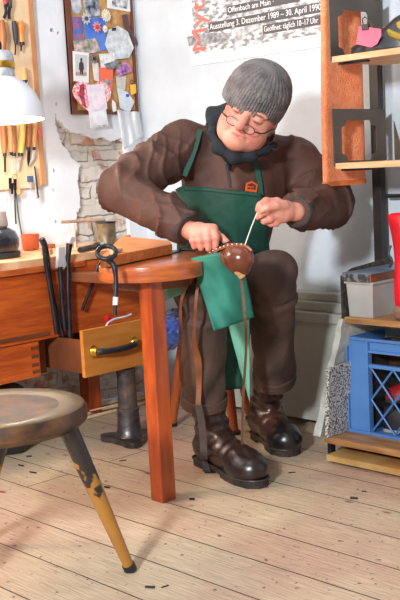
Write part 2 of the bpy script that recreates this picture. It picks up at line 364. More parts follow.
# ================================================================== SETTING
XW, YW = -3.38, 3.0
struct(MB().box((XW-.1, -1.2, -.05), (1.2, YW+.1, 0)).build('floor', M_floor, origin=(0, 0, 0)))
struct(MB().box((XW-.12, -1.2, 0), (XW-.022, YW+.1, 2.7)).build('wall_left', M_brick, origin=(0, 0, 0)))
struct(MB().box((XW, YW, 0), (1.2, YW+.1, 2.7)).build('wall_back', M_wall, origin=(0, 0, 0)))
def plaster():
    hole = [(55, 112), (58, 119), (64, 126), (70, 131), (78, 133), (86, 135), (94, 139), (102, 138), (112, 141), (120, 139), (126, 143), (127, 170), (129, 200), (131, 240), (137, 300), (145, 360), (147, 392),
            (20, 418), (5, 400), (30, 330), (60, 280), (74, 245), (77, 225), (76, 214), (81, 207), (79, 192), (78, 178), (80, 165), (71, 158), (66, 148), (60, 140), (56, 128)]
    pts = [oX(x, y, XW)[1:] for x, y in hole]
    def jag(pts, amp, n):
        out = []
        for i in range(len(pts)):
            a, b = pts[i], pts[(i+1) % len(pts)]
            for k in range(n):
                q = a+(b-a)*k/n; out.append(q+np.array([random.uniform(-amp, amp), random.uniform(-amp, amp)]))
        return out
    loops = [jag(pts, .0055, 5)]
    for cx, cy, rr in ((52, 30, 6), (58, 33, 4), (56, 104, 3), (54, 170, 4), (53, 190, 3), (56, 222, 5)):
        c = oX(cx, cy, XW)[1:]; loops.append([c+np.array([math.cos(a), math.sin(a)*1.3])*rr/290*.5*random.uniform(.5, 1.3) for a in np.linspace(0, 2*math.pi, 9)[:-1]])
    bm = bmesh.new()
    outer = [(-1.2, 0), (YW, 0), (YW, 2.7), (-1.2, 2.7)]
    for lp in [outer]+loops:
        vs = [bm.verts.new((XW, max(q[0], -1.2), max(q[1], 0.001) if lp is not outer else q[1])) for q in lp]
        for i in range(len(vs)): bm.edges.new((vs[i], vs[(i+1) % len(vs)]))
    bmesh.ops.triangle_fill(bm, use_beauty=True, edges=bm.edges[:])
    r = bmesh.ops.extrude_face_region(bm, geom=bm.faces[:])
    for g in r['geom']:
        if isinstance(g, bmesh.types.BMVert): g.co.x -= .022
    o = MB().bm(bm).build('trim_plaster', M_plaster, origin=(0, 0, 0)); struct(o)
plaster()
# painted plinth along the back wall: panel, moulded ledge
b = MB().box((-3.0, 2.90, .03), (-1.2, YW, .405)).box((-3.0, 2.885, .405), (-1.2, YW, .44), .006).box((-3.0, 2.915, .44), (-1.2, YW, .475), .008).box((-3.0, 2.94, .475), (-1.2, YW, .505), .006)
struct(b.build('trim_plinth', M_dado))
# ================================================================== BENCH
BX = -2.95
t = root('workbench', (-3.15, 1.6, 0), 'long orange wooden workbench against the left wall with hand tools hung along its front edge', 'workbench')
MB().box((XW+.002, .6, .675), (BX+.005, 2.66, .703), .004).build('worktop', M_benchtop, t)
MB().box((BX-.03, .6, .415), (BX, 2.645, .672), .003).build('front_apron', M_bench, t)
MB().box((BX-.012, .6, .655), (BX+.012, 2.3, .676), .003).build('front_moulding', M_disc, t)
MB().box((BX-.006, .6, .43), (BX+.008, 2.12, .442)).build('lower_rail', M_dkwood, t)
MB().box((BX-.26, .6, .285), (BX-.008, 2.085, .412), .003).build('lower_box', M_bench, t)
for yy, zz in ((2.05, .39), (2.05, .36), (2.05, .33), (2.05, .305)):
    MB().box((BX-.012, yy, zz-.006), (BX-.0065, yy+.03, zz+.006)).build('dovetail', M_dkwood, t)
for (x, y) in ((XW+.06, 2.58), (XW+.06, .7), (BX-.06, .7)): MB().box((x-.03, y-.03, 0), (x+.03, y+.03, .675)).build('leg', M_legw, t)
# open drawer
b = MB().box((BX-.1, 2.165, .295), (-2.812, 2.179, .412)).box((BX-.1, 2.418, .295), (-2.812, 2.432, .412)).box((BX-.1, 2.179, .295), (-2.812, 2.418, .303)).box((BX-.1, 2.179, .303), (BX-.088, 2.418, .41))
MB().box((BX-.1, 2.095, .28), (BX-.07, 2.155, .413)).build('drawer_runner', M_dkwood, t); MB().box((BX-.1, 2.44, .28), (BX-.07, 2.50, .413)).build('drawer_runner', M_dkwood, t)
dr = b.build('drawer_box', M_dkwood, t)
df = MB().box((-2.812, 2.155, .284), (-2.794, 2.442, .450)).build('drawer_front', M_drawer, t, bevel=.002)
p0 = oX(94, 352, -2.79); p1 = oX(135, 343, -2.79); out = np.array([1, 0, 0])
MB().tube(spline([p0, p0+out*.022+(p1-p0)*.12, p0+out*.026+(p1-p0)*.5-np.array([0, 0, .004]), p0+out*.022+(p1-p0)*.88, p1], 6), .011, 10).build('drawer_handle', M_blk, t, smooth=True)
for q in (p0, p1): MB().lathe(q-out*.004, [(.018, 0), (.018, .003), (.014, .006), (.012, .016), (.008, .022)], (1, 0, 0), 16, 1.3, 1).build('handle_rosette', M_brass, t, smooth=True)
# things in the drawer
q0 = oX(85, 331, -2.72); q1 = oX(143, 318, -2.72)
tag(MB().tube(spline([np.array([-2.83, 2.20, .306]), np.array([-2.84, 2.24, .33]), np.array([-2.835, 2.27, .40]), np.array([-2.825, 2.30, .458]), np.array([-2.825, 2.38, .466]), np.array([-2.83, 2.41, .47])], 5), .004, 8).build('steel_wire', M_bright, smooth=True), 'bent grey wire sticking out over the front of the open drawer', 'wire')
tag(MB().lathe((-2.87, 2.33, .3035), [(.008, 0), (.008, .145), (.012, .15), (.012, .168), (.005, .17)], seg=12).build('red_capped_tube', M_red, smooth=True), 'small red cap showing above the rear of the open drawer', 'cap')
# round table extension
t = root('round_side_table', (-2.5, 2.2, 0), 'thick varnished round-ended tabletop on one square red-brown leg, standing out from the workbench', 'table')
def stad(cx0, cx1, cy, r, z0, z1, n=14):
    pts = [(cx1+r*math.sin(a), cy-r*math.cos(a), z0) for a in np.linspace(0, math.pi, n)]+[(cx0-r*math.sin(a), cy+r*math.cos(a), z0) for a in np.linspace(0, math.pi, n)]
    return MB().prism(pts, (0, 0, z1-z0))
def stad(c1, c2, r, z0, z1, n=18):
    c1 = np.array(c1); c2 = np.array(c2); d = (c1-c2)/np.linalg.norm(c1-c2); q = np.array([-d[1], d[0]])
    pts = [c1+d*r*math.cos(a)+q*r*math.sin(a) for a in np.linspace(-math.pi/2, math.pi/2, n)]+[c2-d*r*math.cos(a)-q*r*math.sin(a) for a in np.linspace(-math.pi/2, math.pi/2, n)]
    return MB().prism([(p[0], p[1], z0) for p in pts], (0, 0, z1-z0))
stad((-2.29, 2.04), (-2.44, 2.27), .157, .672, .7155).build('tabletop', M_disc, t, bevel=.005, smooth=True)
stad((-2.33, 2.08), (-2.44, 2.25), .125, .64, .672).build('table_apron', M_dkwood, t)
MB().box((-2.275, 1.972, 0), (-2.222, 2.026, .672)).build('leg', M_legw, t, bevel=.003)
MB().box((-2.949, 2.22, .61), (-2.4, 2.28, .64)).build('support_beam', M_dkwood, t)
# plank lying on bench and table
A = oZ(100, 261, .703); 
pl = [(-2.90, 2.02), (-2.53, 2.33), (-2.60, 2.45), (-2.93, 2.36)]
zt = .7195
corners = [oZ(100, 258, .7505), oZ(172, 244, .7505), oZ(170, 240.5, .7505), oZ(122, 236, .7505)]
cc = [np.array([q[0], q[1], zt]) for q in corners]  # lies on the round top, overhanging towards the bench
tag(MB().prism(cc, (0, 0, .031)).build('wooden_plank', M_plank, bevel=.002), 'short thick sawn plank lying across the round tabletop and the bench edge', 'plank')
# foreground three-legged stool
t = root('three_legged_stool', (-2.1, 1.35, 0), 'old round wooden stool with a worn dished seat and black-stained splayed leg', 'stool')
sc = oZ(-3, 407, .445); R_ = np.linalg.norm(oZ(79, 409, .445)[:2]-sc[:2])
print('stool', sc, R_)
M_seat = mat('worn_olive_seat_varnish', (110, 90, 50), (58, 38, 24), 4.5, .42, .12, 16, coat=.15)
M_rim = mat('stained_stool_rim', (104, 66, 36), (30, 24, 22), 14, .45, .2, 20, stretch=(1, 1, 1.6))
MB().lathe((sc[0], sc[1], .395), [(R_-.012, 0), (R_, .012), (R_, .038), (R_-.006, .047)], seg=56).build('seat_rim', M_rim, t, smooth=True)
MB().lathe((sc[0], sc[1], .40), [(R_-.008, 0), (R_-.006, .0425), (R_-.012, .0455), (R_-.05, .045), (R_-.09, .038), (.03, .033)], seg=56).build('seat', M_seat, t, smooth=True)
foot = oZ(131, 571); top = np.array([*(sc[:2]+(foot[:2]-sc[:2])*.46), .41])
top = P(66, 424, np.dot(foot-O0, VC)*1.0+.02); top = oZ(68, 428, .40)
M_legs = mat('amber_leg_with_black_stain', (172, 118, 48), (146, 92, 34), 7, .4, .1, 12, coat=.3)
nt = M_legs.node_tree; b_ = nt.nodes['Principled BSDF']; src = b_.inputs['Base Color'].links[0].from_socket
tcn = nt.nodes.new('ShaderNodeTexCoord'); sp = nt.nodes.new('ShaderNodeSeparateXYZ'); nt.links.new(tcn.outputs['Object'], sp.inputs[0])
nz = nt.nodes.new('ShaderNodeTexNoise'); nz.inputs['Scale'].default_value = 30; nt.links.new(tcn.outputs['Object'], nz.inputs[0])
ma = nt.nodes.new('ShaderNodeMath'); ma.operation = 'MULTIPLY_ADD'; ma.inputs[1].default_value = .4; nt.links.new(nz.outputs[0], ma.inputs[0]); nt.links.new(sp.outputs[2], ma.inputs[2])
rp = nt.nodes.new('ShaderNodeValToRGB'); rp.color_ramp.elements[0].position = .435; rp.color_ramp.elements[1].position = .455; nt.links.new(ma.outputs[0], rp.inputs[0])
mx = nt.nodes.new('ShaderNodeMix'); mx.data_type = 'RGBA'; nt.links.new(rp.outputs[0], mx.inputs[0]); nt.links.new(src, mx.inputs[6]); mx.inputs[7].default_value = lin((34, 30, 32)); nt.links.new(mx.outputs[2], b_.inputs['Base Color'])
rel = foot-top
for k in range(3):
    Rk = rotm((0, 0, 1), (0, 112, -125)[k]); cen = Vector((sc[0], sc[1], 0))
    f_ = Rk@(Vector(foot)-cen)+cen; t_ = Rk@(Vector(top)-cen)+cen
    d_ = (f_-t_).normalized(); f_ = np.array(f_); t_ = np.array(t_)
    lg = MB().tube([t_, t_+(f_-t_)*.25, t_+(f_-t_)*.96], [.023, .022, .0135], 16).build('leg', M_legs, t, smooth=True)
    MB().tube([t_+(f_-t_)*.95, f_+np.array([0, 0, .002])], [.0165, .0165], 14).build('rubber_tip', M_blk, lg, smooth=True)
# iron cobbler's last stand
c = oZ(130, 441); c = np.array([c[0], c[1], 0])
t = root('cast_iron_stand', c, 'worn cast-iron pedestal stand with lobed foot behind the table leg, below the open drawer', 'stand')
pts = []
for a in np.linspace(0, 2*math.pi, 61)[:-1]:
    r = .062+.048*max(0, math.cos(1.5*(a-math.radians(200))))**2 if False else .066+.05*(.5+.5*math.cos(3*(a-math.radians(208))))**2
    pts.append((c[0]+r*math.cos(a), c[1]+r*math.sin(a), 0.001))
MB().prism(pts, (0, 0, .022)).build('lobed_foot', M_iron, t, smooth=True, bevel=.004)
MB().lathe(c, [(.056, .022), (.05, .032), (.044, .05), (.041, .09), (.04, .12)], seg=28).build('flared_socket', M_iron, t, smooth=True)
MB().lathe(c, [(.042, .118), (.042, .126), (.036, .13), (.034, .25), (.036, .262), (.036, .274)], seg=24).build('column', M_shaftw, t, smooth=True)
c = np.array([-3.12, 2.02, .0])
def sack(p): return ell(p, c+[0, 0, .10], (.10, .14, .15))+folds(p, .05, 17, 12)
v, f = sdf_mesh(sack, c+[-.25, -.3, .002], c+[.25, .3, .35], .012)
v[:, 2] = np.maximum(v[:, 2], .002)
tag(MB().add(v, f).build('black_sack', M_blk, smooth=True), 'slack black sack on the floor under the workbench behind the round stool', 'sack')
# pale sticks against the brick
for i, (a, b2, w_) in enumerate((((85, 409), (122, 394), .012), ((84, 405), (121, 390), .009), ((88, 414), (124, 400), .011), ((92, 403), (126, 392), .007), ((88, 399), (118, 389), .006))):
    pa = oX(a[0], a[1], XW+.03+.0*i); pb = oX(b2[0], b2[1], XW+.03)
    pa[2] = max(pa[2], w_+.002); pb[2] = max(pb[2], w_+.002)
    x = XW+.03+.028*((i*2) % 5)
    pa = np.array([x, 2.45+.02*i, w_*.6+.001+(.02 if i == 4 else 0)]); pb = np.array([x+.012*(i-2), 2.86+.01*i, w_*.6+.001+(.02 if i == 4 else 0)])
    tag(MB().tube([pa, (pa+pb)/2+np.array([.004, 0, 0]), pb], w_*.6, 7).build('wood_stick', M_soft), 'thin pale wooden stick lying on the floor along the foot of the brick wall', 'stick', 'pale sticks by the brick wall')
# ================================================================== TOOLS ON THE BENCH EDGE
xf = BX+.016
def bar(name, pts, r, m, par=None, seg=10): return MB().tube(pts, r, seg).build(name, m, par, smooth=True)
def X(x, y, off=0.): return oX(x, y, xf+off)
t = root('nail_pincers', X(46, 262), 'long black pincers hanging first from the left on the bench edge', 'pincers')
bar('handle', spline([X(44, 248, .012), X(47, 270, .012), X(52, 300, .012), X(57, 334, .01)], 5), .0085, M_steel, t)
bar('handle', spline([X(48, 256, .0), X(50, 280, .0), X(56, 310, .0), X(63, 336, .0)], 5), .0075, M_steel, t)
bar('jaw', spline([X(41, 238, .014), X(44, 244, .016), X(46, 252, .014), X(47, 262, .01)], 4), [.006]+[.011]*11+[.009], M_steel, t)
t = root('shoe_hammer', X(59, 262), 'hammer with a bright pale steel head and dark handle hanging on the bench edge', 'hammer')
b = MB(); b.prism([X(56, 247, .0), X(63, 247, .0), X(63, 258, .0), X(65, 265, .0), X(61, 270, .0), X(55, 268, .0), X(56, 258, .0)], (.014, 0, 0)); b.build('hammer_head', M_bright, t, bevel=.003, smooth=True)
bar('handle', [X(60, 267, .014), X(62, 300, .014), X(65, 330, .01)], [.009, .008, .009], M_steel, t)
t = root('claw_hammer', X(69, 262), 'grey round-faced hammer with long dark handle, right of the bright-headed hammer', 'hammer')
MB().lathe(X(70, 240, .02)-np.array([.014, 0, 0]), [(.013, 0), (.015, .004), (.015, .022), (.012, .03)], (1, 0, 0), 18).build('hammer_face', M_bright, t, smooth=True)
bar('hammer_neck', [X(70, 238, .016), X(69, 248, .016), X(68, 258, .012)], [.012, .011, .008], M_steel, t)
bar('handle', [X(68, 256, .012), X(68, 290, .014), X(70, 336, .014), X(71, 348, .012)], [.008, .0085, .0095, .008], M_steel, t)
t = root('flat_pliers', X(92, 275), 'slim black tool leaning diagonally on the apron, left of the ring-headed pincers', 'pliers')
bar('handle', [X(98, 266, .004), X(92, 285, .005), X(82, 310, .006)], [.007, .006, .006], M_steel, t)
bar('pin', [X(98, 266, .004), X(101, 259, .004)], .004, M_steel, t)
dpn = np.dot(oZ(101, 259, .7505)-O0, VC)-.008
def Y_(x, y, o=0.): return P(x, y, dpn+o)
t = root('ring_pincers', Y_(110, 300), 'black ring-jawed pincers with white tape on the handle, hanging off the plank end', 'pincers')
bar('ring_jaw', [Y_(106.5, 252.5)+VA*math.cos(a)*.026+VB*math.sin(a)*.019+VC*.02*math.sin(a) for a in np.linspace(-.5, 2*math.pi-.5, 24)], .0068, M_steel, t)
bar('pivot', [Y_(107, 257, -.006), Y_(111, 262, -.006)], [.011, .010], M_steel, t)
bar('handle', spline([Y_(108, 259), Y_(114, 266), Y_(116, 280), Y_(115.5, 298), Y_(115, 315)], 5), [.008]*8+[.0065]*9+[.0055]*4, M_steel, t)
bar('handle_tape', [Y_(115.7, 297), Y_(115.3, 305)], .0072, M_white, t)
t = root('leather_knife', X(26, 262), 'thin dark bar under the bench edge', 'tool') if False else None
# ---- on the bench top
BZ = .7035
t = root('black_shoe_on_last', oZ(8, 262, BZ), 'black leather shoe with thick sole standing at the left end of the bench top', 'shoe')
c = oZ(0, 258, BZ)
b = MB(); prof = [(.07, 0), (.072, .012), (.07, .02), (.064, .022), (.069, .04), (.07, .065), (.06, .092), (.04, .106), (.01, .112)]
dv = np.array([-.6, -.8, 0]); cA = oZ(-2, 258, BZ+.001)
MB().lathe(cA, prof[:3], seg=36, sx=1.0, sy=1.2).build('sole', M_blk, t, smooth=True)
MB().lathe(cA, prof[3:], seg=36, sx=1.0, sy=1.2).build('shoe_upper', mat('black_polished_leather', (22, 26, 36), (30, 36, 48), 10, .25, coat=.6), t, smooth=True)
MB().lathe(cA+np.array([0, 0, .105]), [(.03, -.01), (.045, .01), (.04, .06)], seg=20).build('shoe_shaft', mat('grey_suede', (150, 138, 132), (128, 116, 112), 12, .9), t, smooth=True)
c = oZ(31, 250, BZ)
t = root('leather_cup', c, 'open orange leather cup on the bench top beside the black shoe', 'cup')
b = MB().lathe(c+np.array([0, 0, .001]), [(.028, 0), (.032, .01), (.036, .06), (.033, .06), (.029, .012), (.02, .008)], seg=24); b.build('cup_body', M_terra, t, smooth=True)
c = oZ(107, 246, BZ); c = np.array([-3.15, c[1]*3.15/abs(c[0]), BZ]) if c[0] < -3.3 else c
t = root('tin_can', c, 'mottled old tin can with dark rim on the bench top before the bare brick', 'can')
MB().lathe(c+np.array([0, 0, .001]), [(.038, 0), (.0395, .003), (.038, .006), (.038, .082), (.0395, .084), (.0395, .088), (.036, .088), (.035, .01)], seg=32).build('can_body', mat('mottled_tin', (150, 136, 112), (92, 82, 70), 22, .4, metal=.5), t, smooth=True)
MB().lathe(c+np.array([0, 0, .0]), [(.0385, .09), (.0405, .091), (.0405, .094), (.0385, .095)], seg=32).build('can_rim', M_steel, t, smooth=True)
cz = c[2]+.094
tag(MB().box((0, 0, 0), (.155, .018, .009), .001).build('x', M_stoneb), '', '') if False else None
def stick(name, a, b_, r, m, label, cat, sq=False):
    return tag(MB().tube([a, b_], r, 4 if sq else 10).build(name, m), label, cat)
ca = c+np.array([0, 0, .1])
pr = ca+(P(57, 222, 3.5)-P(107, 218, 3.5)); pr[2] = ca[2]-.002
stick('thin_slat', np.array([pr[0], pr[1], ca[2]+.002]), ca+np.array([.0, 0, .002]), .006, mat('weathered_slat_wood', (150, 118, 98), (116, 88, 72), 12), 'narrow weathered slat resting on the rim of the tin can and a nail', 'slat')
q = np.array([pr[0], pr[1], 0])*1.0; q = ca+(pr-ca)*.72
tag(MB().tube([(q[0], q[1], BZ), (q[0], q[1], ca[2]-.005)], .005, 8).build('upright_nail', mat('pale_rod', (214, 190, 170))), 'thin pale upright rod propping the slat beside the tin can', 'rod')
c = oZ(122, 244, BZ)
tag(MB().tube([oZ(114, 246, BZ)+[0, 0, .012], oZ(122, 243, BZ)+[0, 0, .012], oZ(129, 240, BZ)+[0, 0, .014]], [.007, .011, .0095], 12).build('orange_tool', mat('orange_lacquer', (232, 116, 48)), smooth=True), 'orange tool handle lying right of the tin can', 'tool handle')
tag(MB().lathe(oZ(127, 244, BZ)+[0, 0, .001], [(.009, 0), (.009, .022), (.006, .027)], seg=12).build('blue_bottle_cap', mat('dark_blue_plastic', (40, 66, 132)), smooth=True), 'tiny dark blue cap at the end of the orange handle', 'cap')
t = root('round_chisel', oZ(92, 250, BZ), 'dark steel ferrule tool lying on the bench in front of the tin can', 'tool')
a_ = oZ(80, 253, BZ)+[0, 0, .011]; b_ = oZ(96, 249, BZ)+[0, 0, .011]
bar('ferrule', [a_, b_], .010, M_steel, t); bar('collar', [b_, b_+(b_-a_)*.12], .0135, M_steel, t); bar('tip', [b_+(b_-a_)*.12, b_+(b_-a_)*.5], .008, M_bright, t)
for i, (x, y, col) in enumerate(((50, 244, (170, 92, 62)), (47, 251, (206, 140, 96)), (72, 243, (176, 96, 60)))):
    c = oZ(x, y+4, BZ); sz = .018
    tag(MB().box((c[0]-sz, c[1]-sz*.8, BZ+.001), (c[0]+sz, c[1]+sz*.8, BZ+.016+.006*i), .003, rotm((0, 0, 1), 30*i), (c[0], c[1], BZ)).build('leather_offcut', mat('offcut_%d' % i, col)),
        ['small reddish leather block on the bench behind the black pincers', 'tan leather scrap on the bench next to the leather cup', 'brown leather block on the bench beneath the slat'][i], 'offcut')
tag(MB().tube([oZ(112, 254, .7515)+[0, 0, .007], oZ(121, 251.5, .7515)+[0, 0, .007]], [.008, .007], 8).build('wood_peg', M_soft, smooth=True), 'pale stub of wood lying on the plank behind the ring-jawed pincers', 'peg')
t = root('long_knife', oZ(185, 252, .7165), 'thin dark knife lying flat on the round tabletop beyond the plank', 'knife')
MB().prism([oZ(158, 253, .7165), oZ(180, 250.5, .7165), oZ(181, 252, .7165), oZ(160, 255.5, .7165)], (0, 0, .0025)).build('blade', M_steel, t)
MB().tube([oZ(180, 251.2, .7165)+[0, 0, .005], oZ(195, 251.5, .7165)+[0, 0, .005]], .0042, 8).build('handle', M_blk, t)
# ================================================================== LAMP
lc = P(5, 120, 3.52)
t = root('workshop_lamp', lc, 'white enamel dome work lamp with grey neck and brass band, glowing over the bench', 'lamp')
ax_ = np.array([-.05, .03, 1.]); ax_ /= np.linalg.norm(ax_)
RL = .137
b = MB(); pr_ = [(RL, 0), (RL*.985, .02), (RL*.93, .05), (RL*.82, .085), (RL*.64, .115), (RL*.45, .135), (.046, .143)]
pr2 = [(r-.003, h-.002) for r, h in pr_[::-1]]
v, f = [], []
full = pr_+pr2; b.lathe(lc, full, ax_, 48); b.f = b.f[:-2]
k = 48; n_ = len(full)-1
b.f += [(n_*k+i, n_*k+(i+1) % k, (i+1) % k, i) for i in range(k)]
b.build('lamp_shade', M_enamel, t, smooth=True)
MB().lathe(lc, [(.045, .143), (.047, .15), (.044, .172)], ax_, 32).build('lamp_neck', M_galv, t, smooth=True)
MB().lathe(lc, [(.047, .172), (.0485, .175), (.0485, .192), (.047, .195)], ax_, 32).build('brass_band', M_brass, t, smooth=True)
MB().lathe(lc, [(.046, .195), (.047, .2), (.044, .222), (.035, .232), (.01, .236)], ax_, 32).build('lamp_cap', M_galv, t, smooth=True)
bar('lamp_arm', spline([lc+ax_*.236, lc+ax_*.262, lc+ax_*.27+np.array([-.02, -.02, .012]), lc+ax_*.30+np.array([-.045, -.05, 0.0]), lc+np.array([-.16, -.10, .22]), np.array([XW+.02, lc[1]-.16, lc[2]+.10])], 6), .007, M_steel, t)
MB().lathe(lc, [(.01, .005), (.034, .02), (.042, .045), (.034, .075), (.02, .1)], ax_, 24).build('bulb', M_bulb, t, smooth=True)
l = bpy.data.lights.new('bulb_light', 'POINT'); l.energy = 6; l.color = (1, .90, .78); l.shadow_soft_size = .04
o = bpy.data.objects.new('bulb_light', l); C.objects.link(o); o.parent = t; o.location = (0, 0, -.012)
# ================================================================== TOOL BOARD
TB = XW+.02
t = root('tool_board', oX(41, 189, XW+.01), 'pale birch board on the left wall behind the lamp, hung with awls, knives and keys', 'tool board')
y1 = oX(35, 100, TB)[1]; z0 = oX(20, 188.5, TB)[2]
MB().box((XW+.0005, y1-.75, z0), (TB, y1, 2.25)).build('board_panel', M_board, t)
MB().box((XW+.0005, y1, z0+.01), (TB+.004, y1+.022, 2.25)).build('board_edge_strip', M_boarde, t)
def T(x, y, off=.02): return oX(x, y, TB+off)
def tool(kind, label, hpts, hr, hm, bpts, br, bm_, cat='awl', flat=False, fer=True):
    t = root(kind, T(*hpts[0]), label, cat)
    hp = [T(*q) for q in hpts]; bar('handle', spline(hp, 5) if len(hp) > 2 else hp, np.interp(np.linspace(0, 1, len(spline(hp, 5)) if len(hp) > 2 else len(hp)), np.linspace(0, 1, len(hr)), hr), hm, t, 12)
    bp_ = [T(*q) for q in bpts]
    if flat: MB().prism([T(*q, .017) for q in bpts], (.004, 0, 0)).build('blade', bm_, t)
    else: bar('blade', spline(bp_, 4) if len(bp_) > 2 else bp_, br, bm_, t, 8)
    if fer:
        e = hp[-1]; d = (hp[-1]-hp[-2]); d /= np.linalg.norm(d); bar('ferrule', [e-d*.004, e+d*.012], hr[-1]*.8, M_steel, t, 10)
    return t
HO = mat('orange_lacquered_handle', (236, 150, 70), (222, 128, 50), 9, .3); HB = mat('black_lacquered_handle', (58, 62, 74)); HW = mat('pale_turned_handle', (226, 176, 116), (206, 148, 90), 14, .45); HT = mat('brown_turned_handle', (176, 112, 66), (146, 88, 48), 14, .45); HY = mat('yellowish_handle', (232, 192, 104))
tool('awl', 'awl with slim black handle and hooked tip, left of the orange-handled awl', [(14, 21), (15, 30), (16, 41)], [.009, .011, .009], HB, [(15.5, 42), (15.5, 50), (15, 55)], .0028, M_steel)
tool('awl', 'awl with a bulbous orange handle hanging at the top right of the tool board', [(20, 21), (21, 27), (21, 34), (22, 42)], [.011, .017, .011, .012], HO, [(21.5, 43), (21, 51)], .0035, M_steel)
tool('awl', 'brown-handled awl hanging at the left picture edge above the lamp arm', [(2, 20), (3, 35), (3, 52)], [.008, .015, .010], HT, [(3, 53), (3, 60)], .004, M_steel)
tool('small_pliers', 'small dark pliers with reddish grip at the top left of the tool board', [(5, -3), (6, 4)], [.010, .008], mat('dark_red_grip', (170, 60, 76)), [(5, 5), (6, 12), (4, 18)], .006, M_steel, 'pliers')
tool('small_pliers', 'dark grey pliers at the top of the tool board next to the red-gripped pair', [(9, -2), (10, 5)], [.012, .009], M_rack, [(10, 6), (9, 14), (9.5, 19)], .006, M_steel, 'pliers')
tool('short_brush', 'short tan brush hanging on the board edge just right of the lamp neck', [(24, 68), (25, 80)], [.011, .013], HW, [(26, 82), (26, 90)], .011, M_galv, 'brush')
LOW = [('chisel', 'wooden-handled chisel with a flared dark tip, leftmost under the lamp', [(3, 126), (4, 140), (4.5, 153)], [.013, .013, .009], HT, [(4.7, 154), (5, 164), (5, 172)], .0045, M_steel, 'chisel', False),
       ('awl', 'pale-handled awl second from the left under the lamp', [(9, 124), (10, 138), (11, 152)], [.011, .012, .008], HW, [(11.3, 153), (12, 165), (12, 172)], .0015, M_bright, 'awl', False),
       ('awl', 'dark brown slender awl in the middle of the row under the lamp', [(14, 126), (14, 140), (14, 153)], [.009, .010, .009], HT, [(14, 154), (14.5, 168), (15, 173)], .0015, M_bright, 'awl', False),
       ('bent_knife', 'knife with yellow handle and bent short blade in the row under the lamp', [(22.5, 124), (22, 138), (20.5, 153)], [.012, .013, .012], HY, [(19, 157), (21.5, 156), (20, 164), (18, 171), (17, 168)], 0, M_galv, 'knife', True),
       ('curved_knife', 'knife with curved dark blade and brown handle in the row under the lamp', [(29, 124), (29, 136), (28.5, 147)], [.012, .012, .010], HT, [(27.5, 150), (30, 150), (29.5, 160), (28, 167), (27, 160)], 0, M_steel, 'knife', True),
       ('curved_knife', 'knife with pale handle and bright hooked blade, rightmost of the row under the lamp', [(35, 124), (34, 138), (34, 147)], [.010, .010, .008], HW, [(33, 150), (35.5, 150), (34, 158), (30, 164), (28.5, 165), (32, 158)], 0, M_bright, 'knife', True)]
for k_, lb, hp, hr, hm, bp, br, bm_, cat, fl in LOW: tool(k_, lb, hp, hr, hm, bp, br, bm_, cat, fl)
tag(MB().prism([T(37, 130), T(39.5, 129), T(41, 137), T(38.5, 138)], (.006, 0, 0)).build('red_tag', mat('coral_plastic', (238, 108, 96))), 'small coral-red tag at the right edge of the tool board', 'tag')
t = root('tweezers', T(35, 165), 'grey steel tweezers hanging at the lower right corner of the tool board', 'tweezers')
bar('arm', [T(34.5, 166), T(35, 180), T(37, 199)], .003, M_galv, t, 6); bar('arm', [T(34.5, 166, .026), T(36.5, 182, .026), T(38.5, 198, .026)], .003, M_steel, t, 6)
t = root('utility_blade', T(30, 178), 'small blue-grey blade holder hanging low on the tool board', 'blade')
MB().prism([T(27, 176), T(32, 176), T(32, 182), T(27, 182)], (.008, 0, 0)).build('holder', mat('blue_grey_plastic', (72, 92, 120)), t); MB().prism([T(28.5, 182), T(31.5, 182), T(30, 190)], (.004, 0, 0)).build('tip', M_bright, t)
t = root('key_bunch', T(13, 178), 'bunch of keys on a ring hanging under the tool board', 'keys')
bar('key_ring', [T(15, 177, .02)+np.array([0, math.cos(a)*.011, math.sin(a)*.011]) for a in np.linspace(0, 2*math.pi, 18)], .0015, M_brass, t, 6)
for i, (x, y) in enumerate(((10, 183), (12, 188), (15, 184))): MB().prism([T(x-1.5, y-5, .02+.003*i), T(x+1.5, y-5, .02+.003*i), T(x+1, y+6, .02+.003*i), T(x-1, y+6, .02+.003*i)], (.002, 0, 0)).build('key', M_steel, t)
MB().lathe(T(19, 192, .02), [(.002, -.014), (.009, -.008), (.010, .006), (.003, .014)], (0, 0, 1), 12).build('wooden_fob', HW, t, smooth=True)
for i, (a, lb) in enumerate((([(15, 187), (15, 205), (16, 224)], 'black cord hanging down from the keys'), ([(16, 190), (18, 212), (22, 236)], 'dark green cord hanging below the tool board, right of the black cord'), ([(7, 190), (7.5, 200), (8, 222)], 'thin grey string hanging below the left of the tool board'))):
    tag(MB().tube(spline([oX(*q, XW+.02) for q in a], 5), (.0035, .003, .0015)[i], 6).build('cord', [M_strapg, mat('green_cord', (30, 90, 84)), M_galv][i]), lb, 'cord')
# ================================================================== PIN BOARD
CB = XW+.016
t = root('pin_board', oX(105, 113, XW+.01), 'brown-framed cork pin board on the left wall crowded with photos, notes and plastic bags', 'pin board')
ya, yb = oX(73, 114, CB)[1], oX(139, 113, CB)[1]; zb = oX(105, 114, CB)[2]; zt_ = 2.15
MB().box((XW+.0005, ya, zb), (CB-.006, yb, zt_)).build('cork_panel', M_cork, t)
MB().box((XW+.0005, ya, zb+.016), (CB, ya+.024, zt_)).build('frame_rail', M_frame, t); MB().box((XW+.0005, yb-.014, zb+.016), (CB, yb, zt_)).build('frame_rail', M_frame, t)
MB().box((XW+.0005, ya, zb), (CB, yb, zb+.016)).build('frame_rail', M_frame, t)
def card(name, label, cat, pts, m, off, th=.002, parts=(), group=None):
    x = CB-.005+off
    base = MB().prism([oX(a, b_, x) for a, b_ in pts], (th, 0, 0)).build(name, m); tag(base, label, cat, group)
    for i, (pn, pp, pm) in enumerate(parts): MB().prism([oX(a, b_, x+th+.0006*(i+1)) for a, b_ in pp], (.0008, 0, 0)).build(pn, pm, base)
    return base
K = lambda n, *c_: mat(n, *c_)
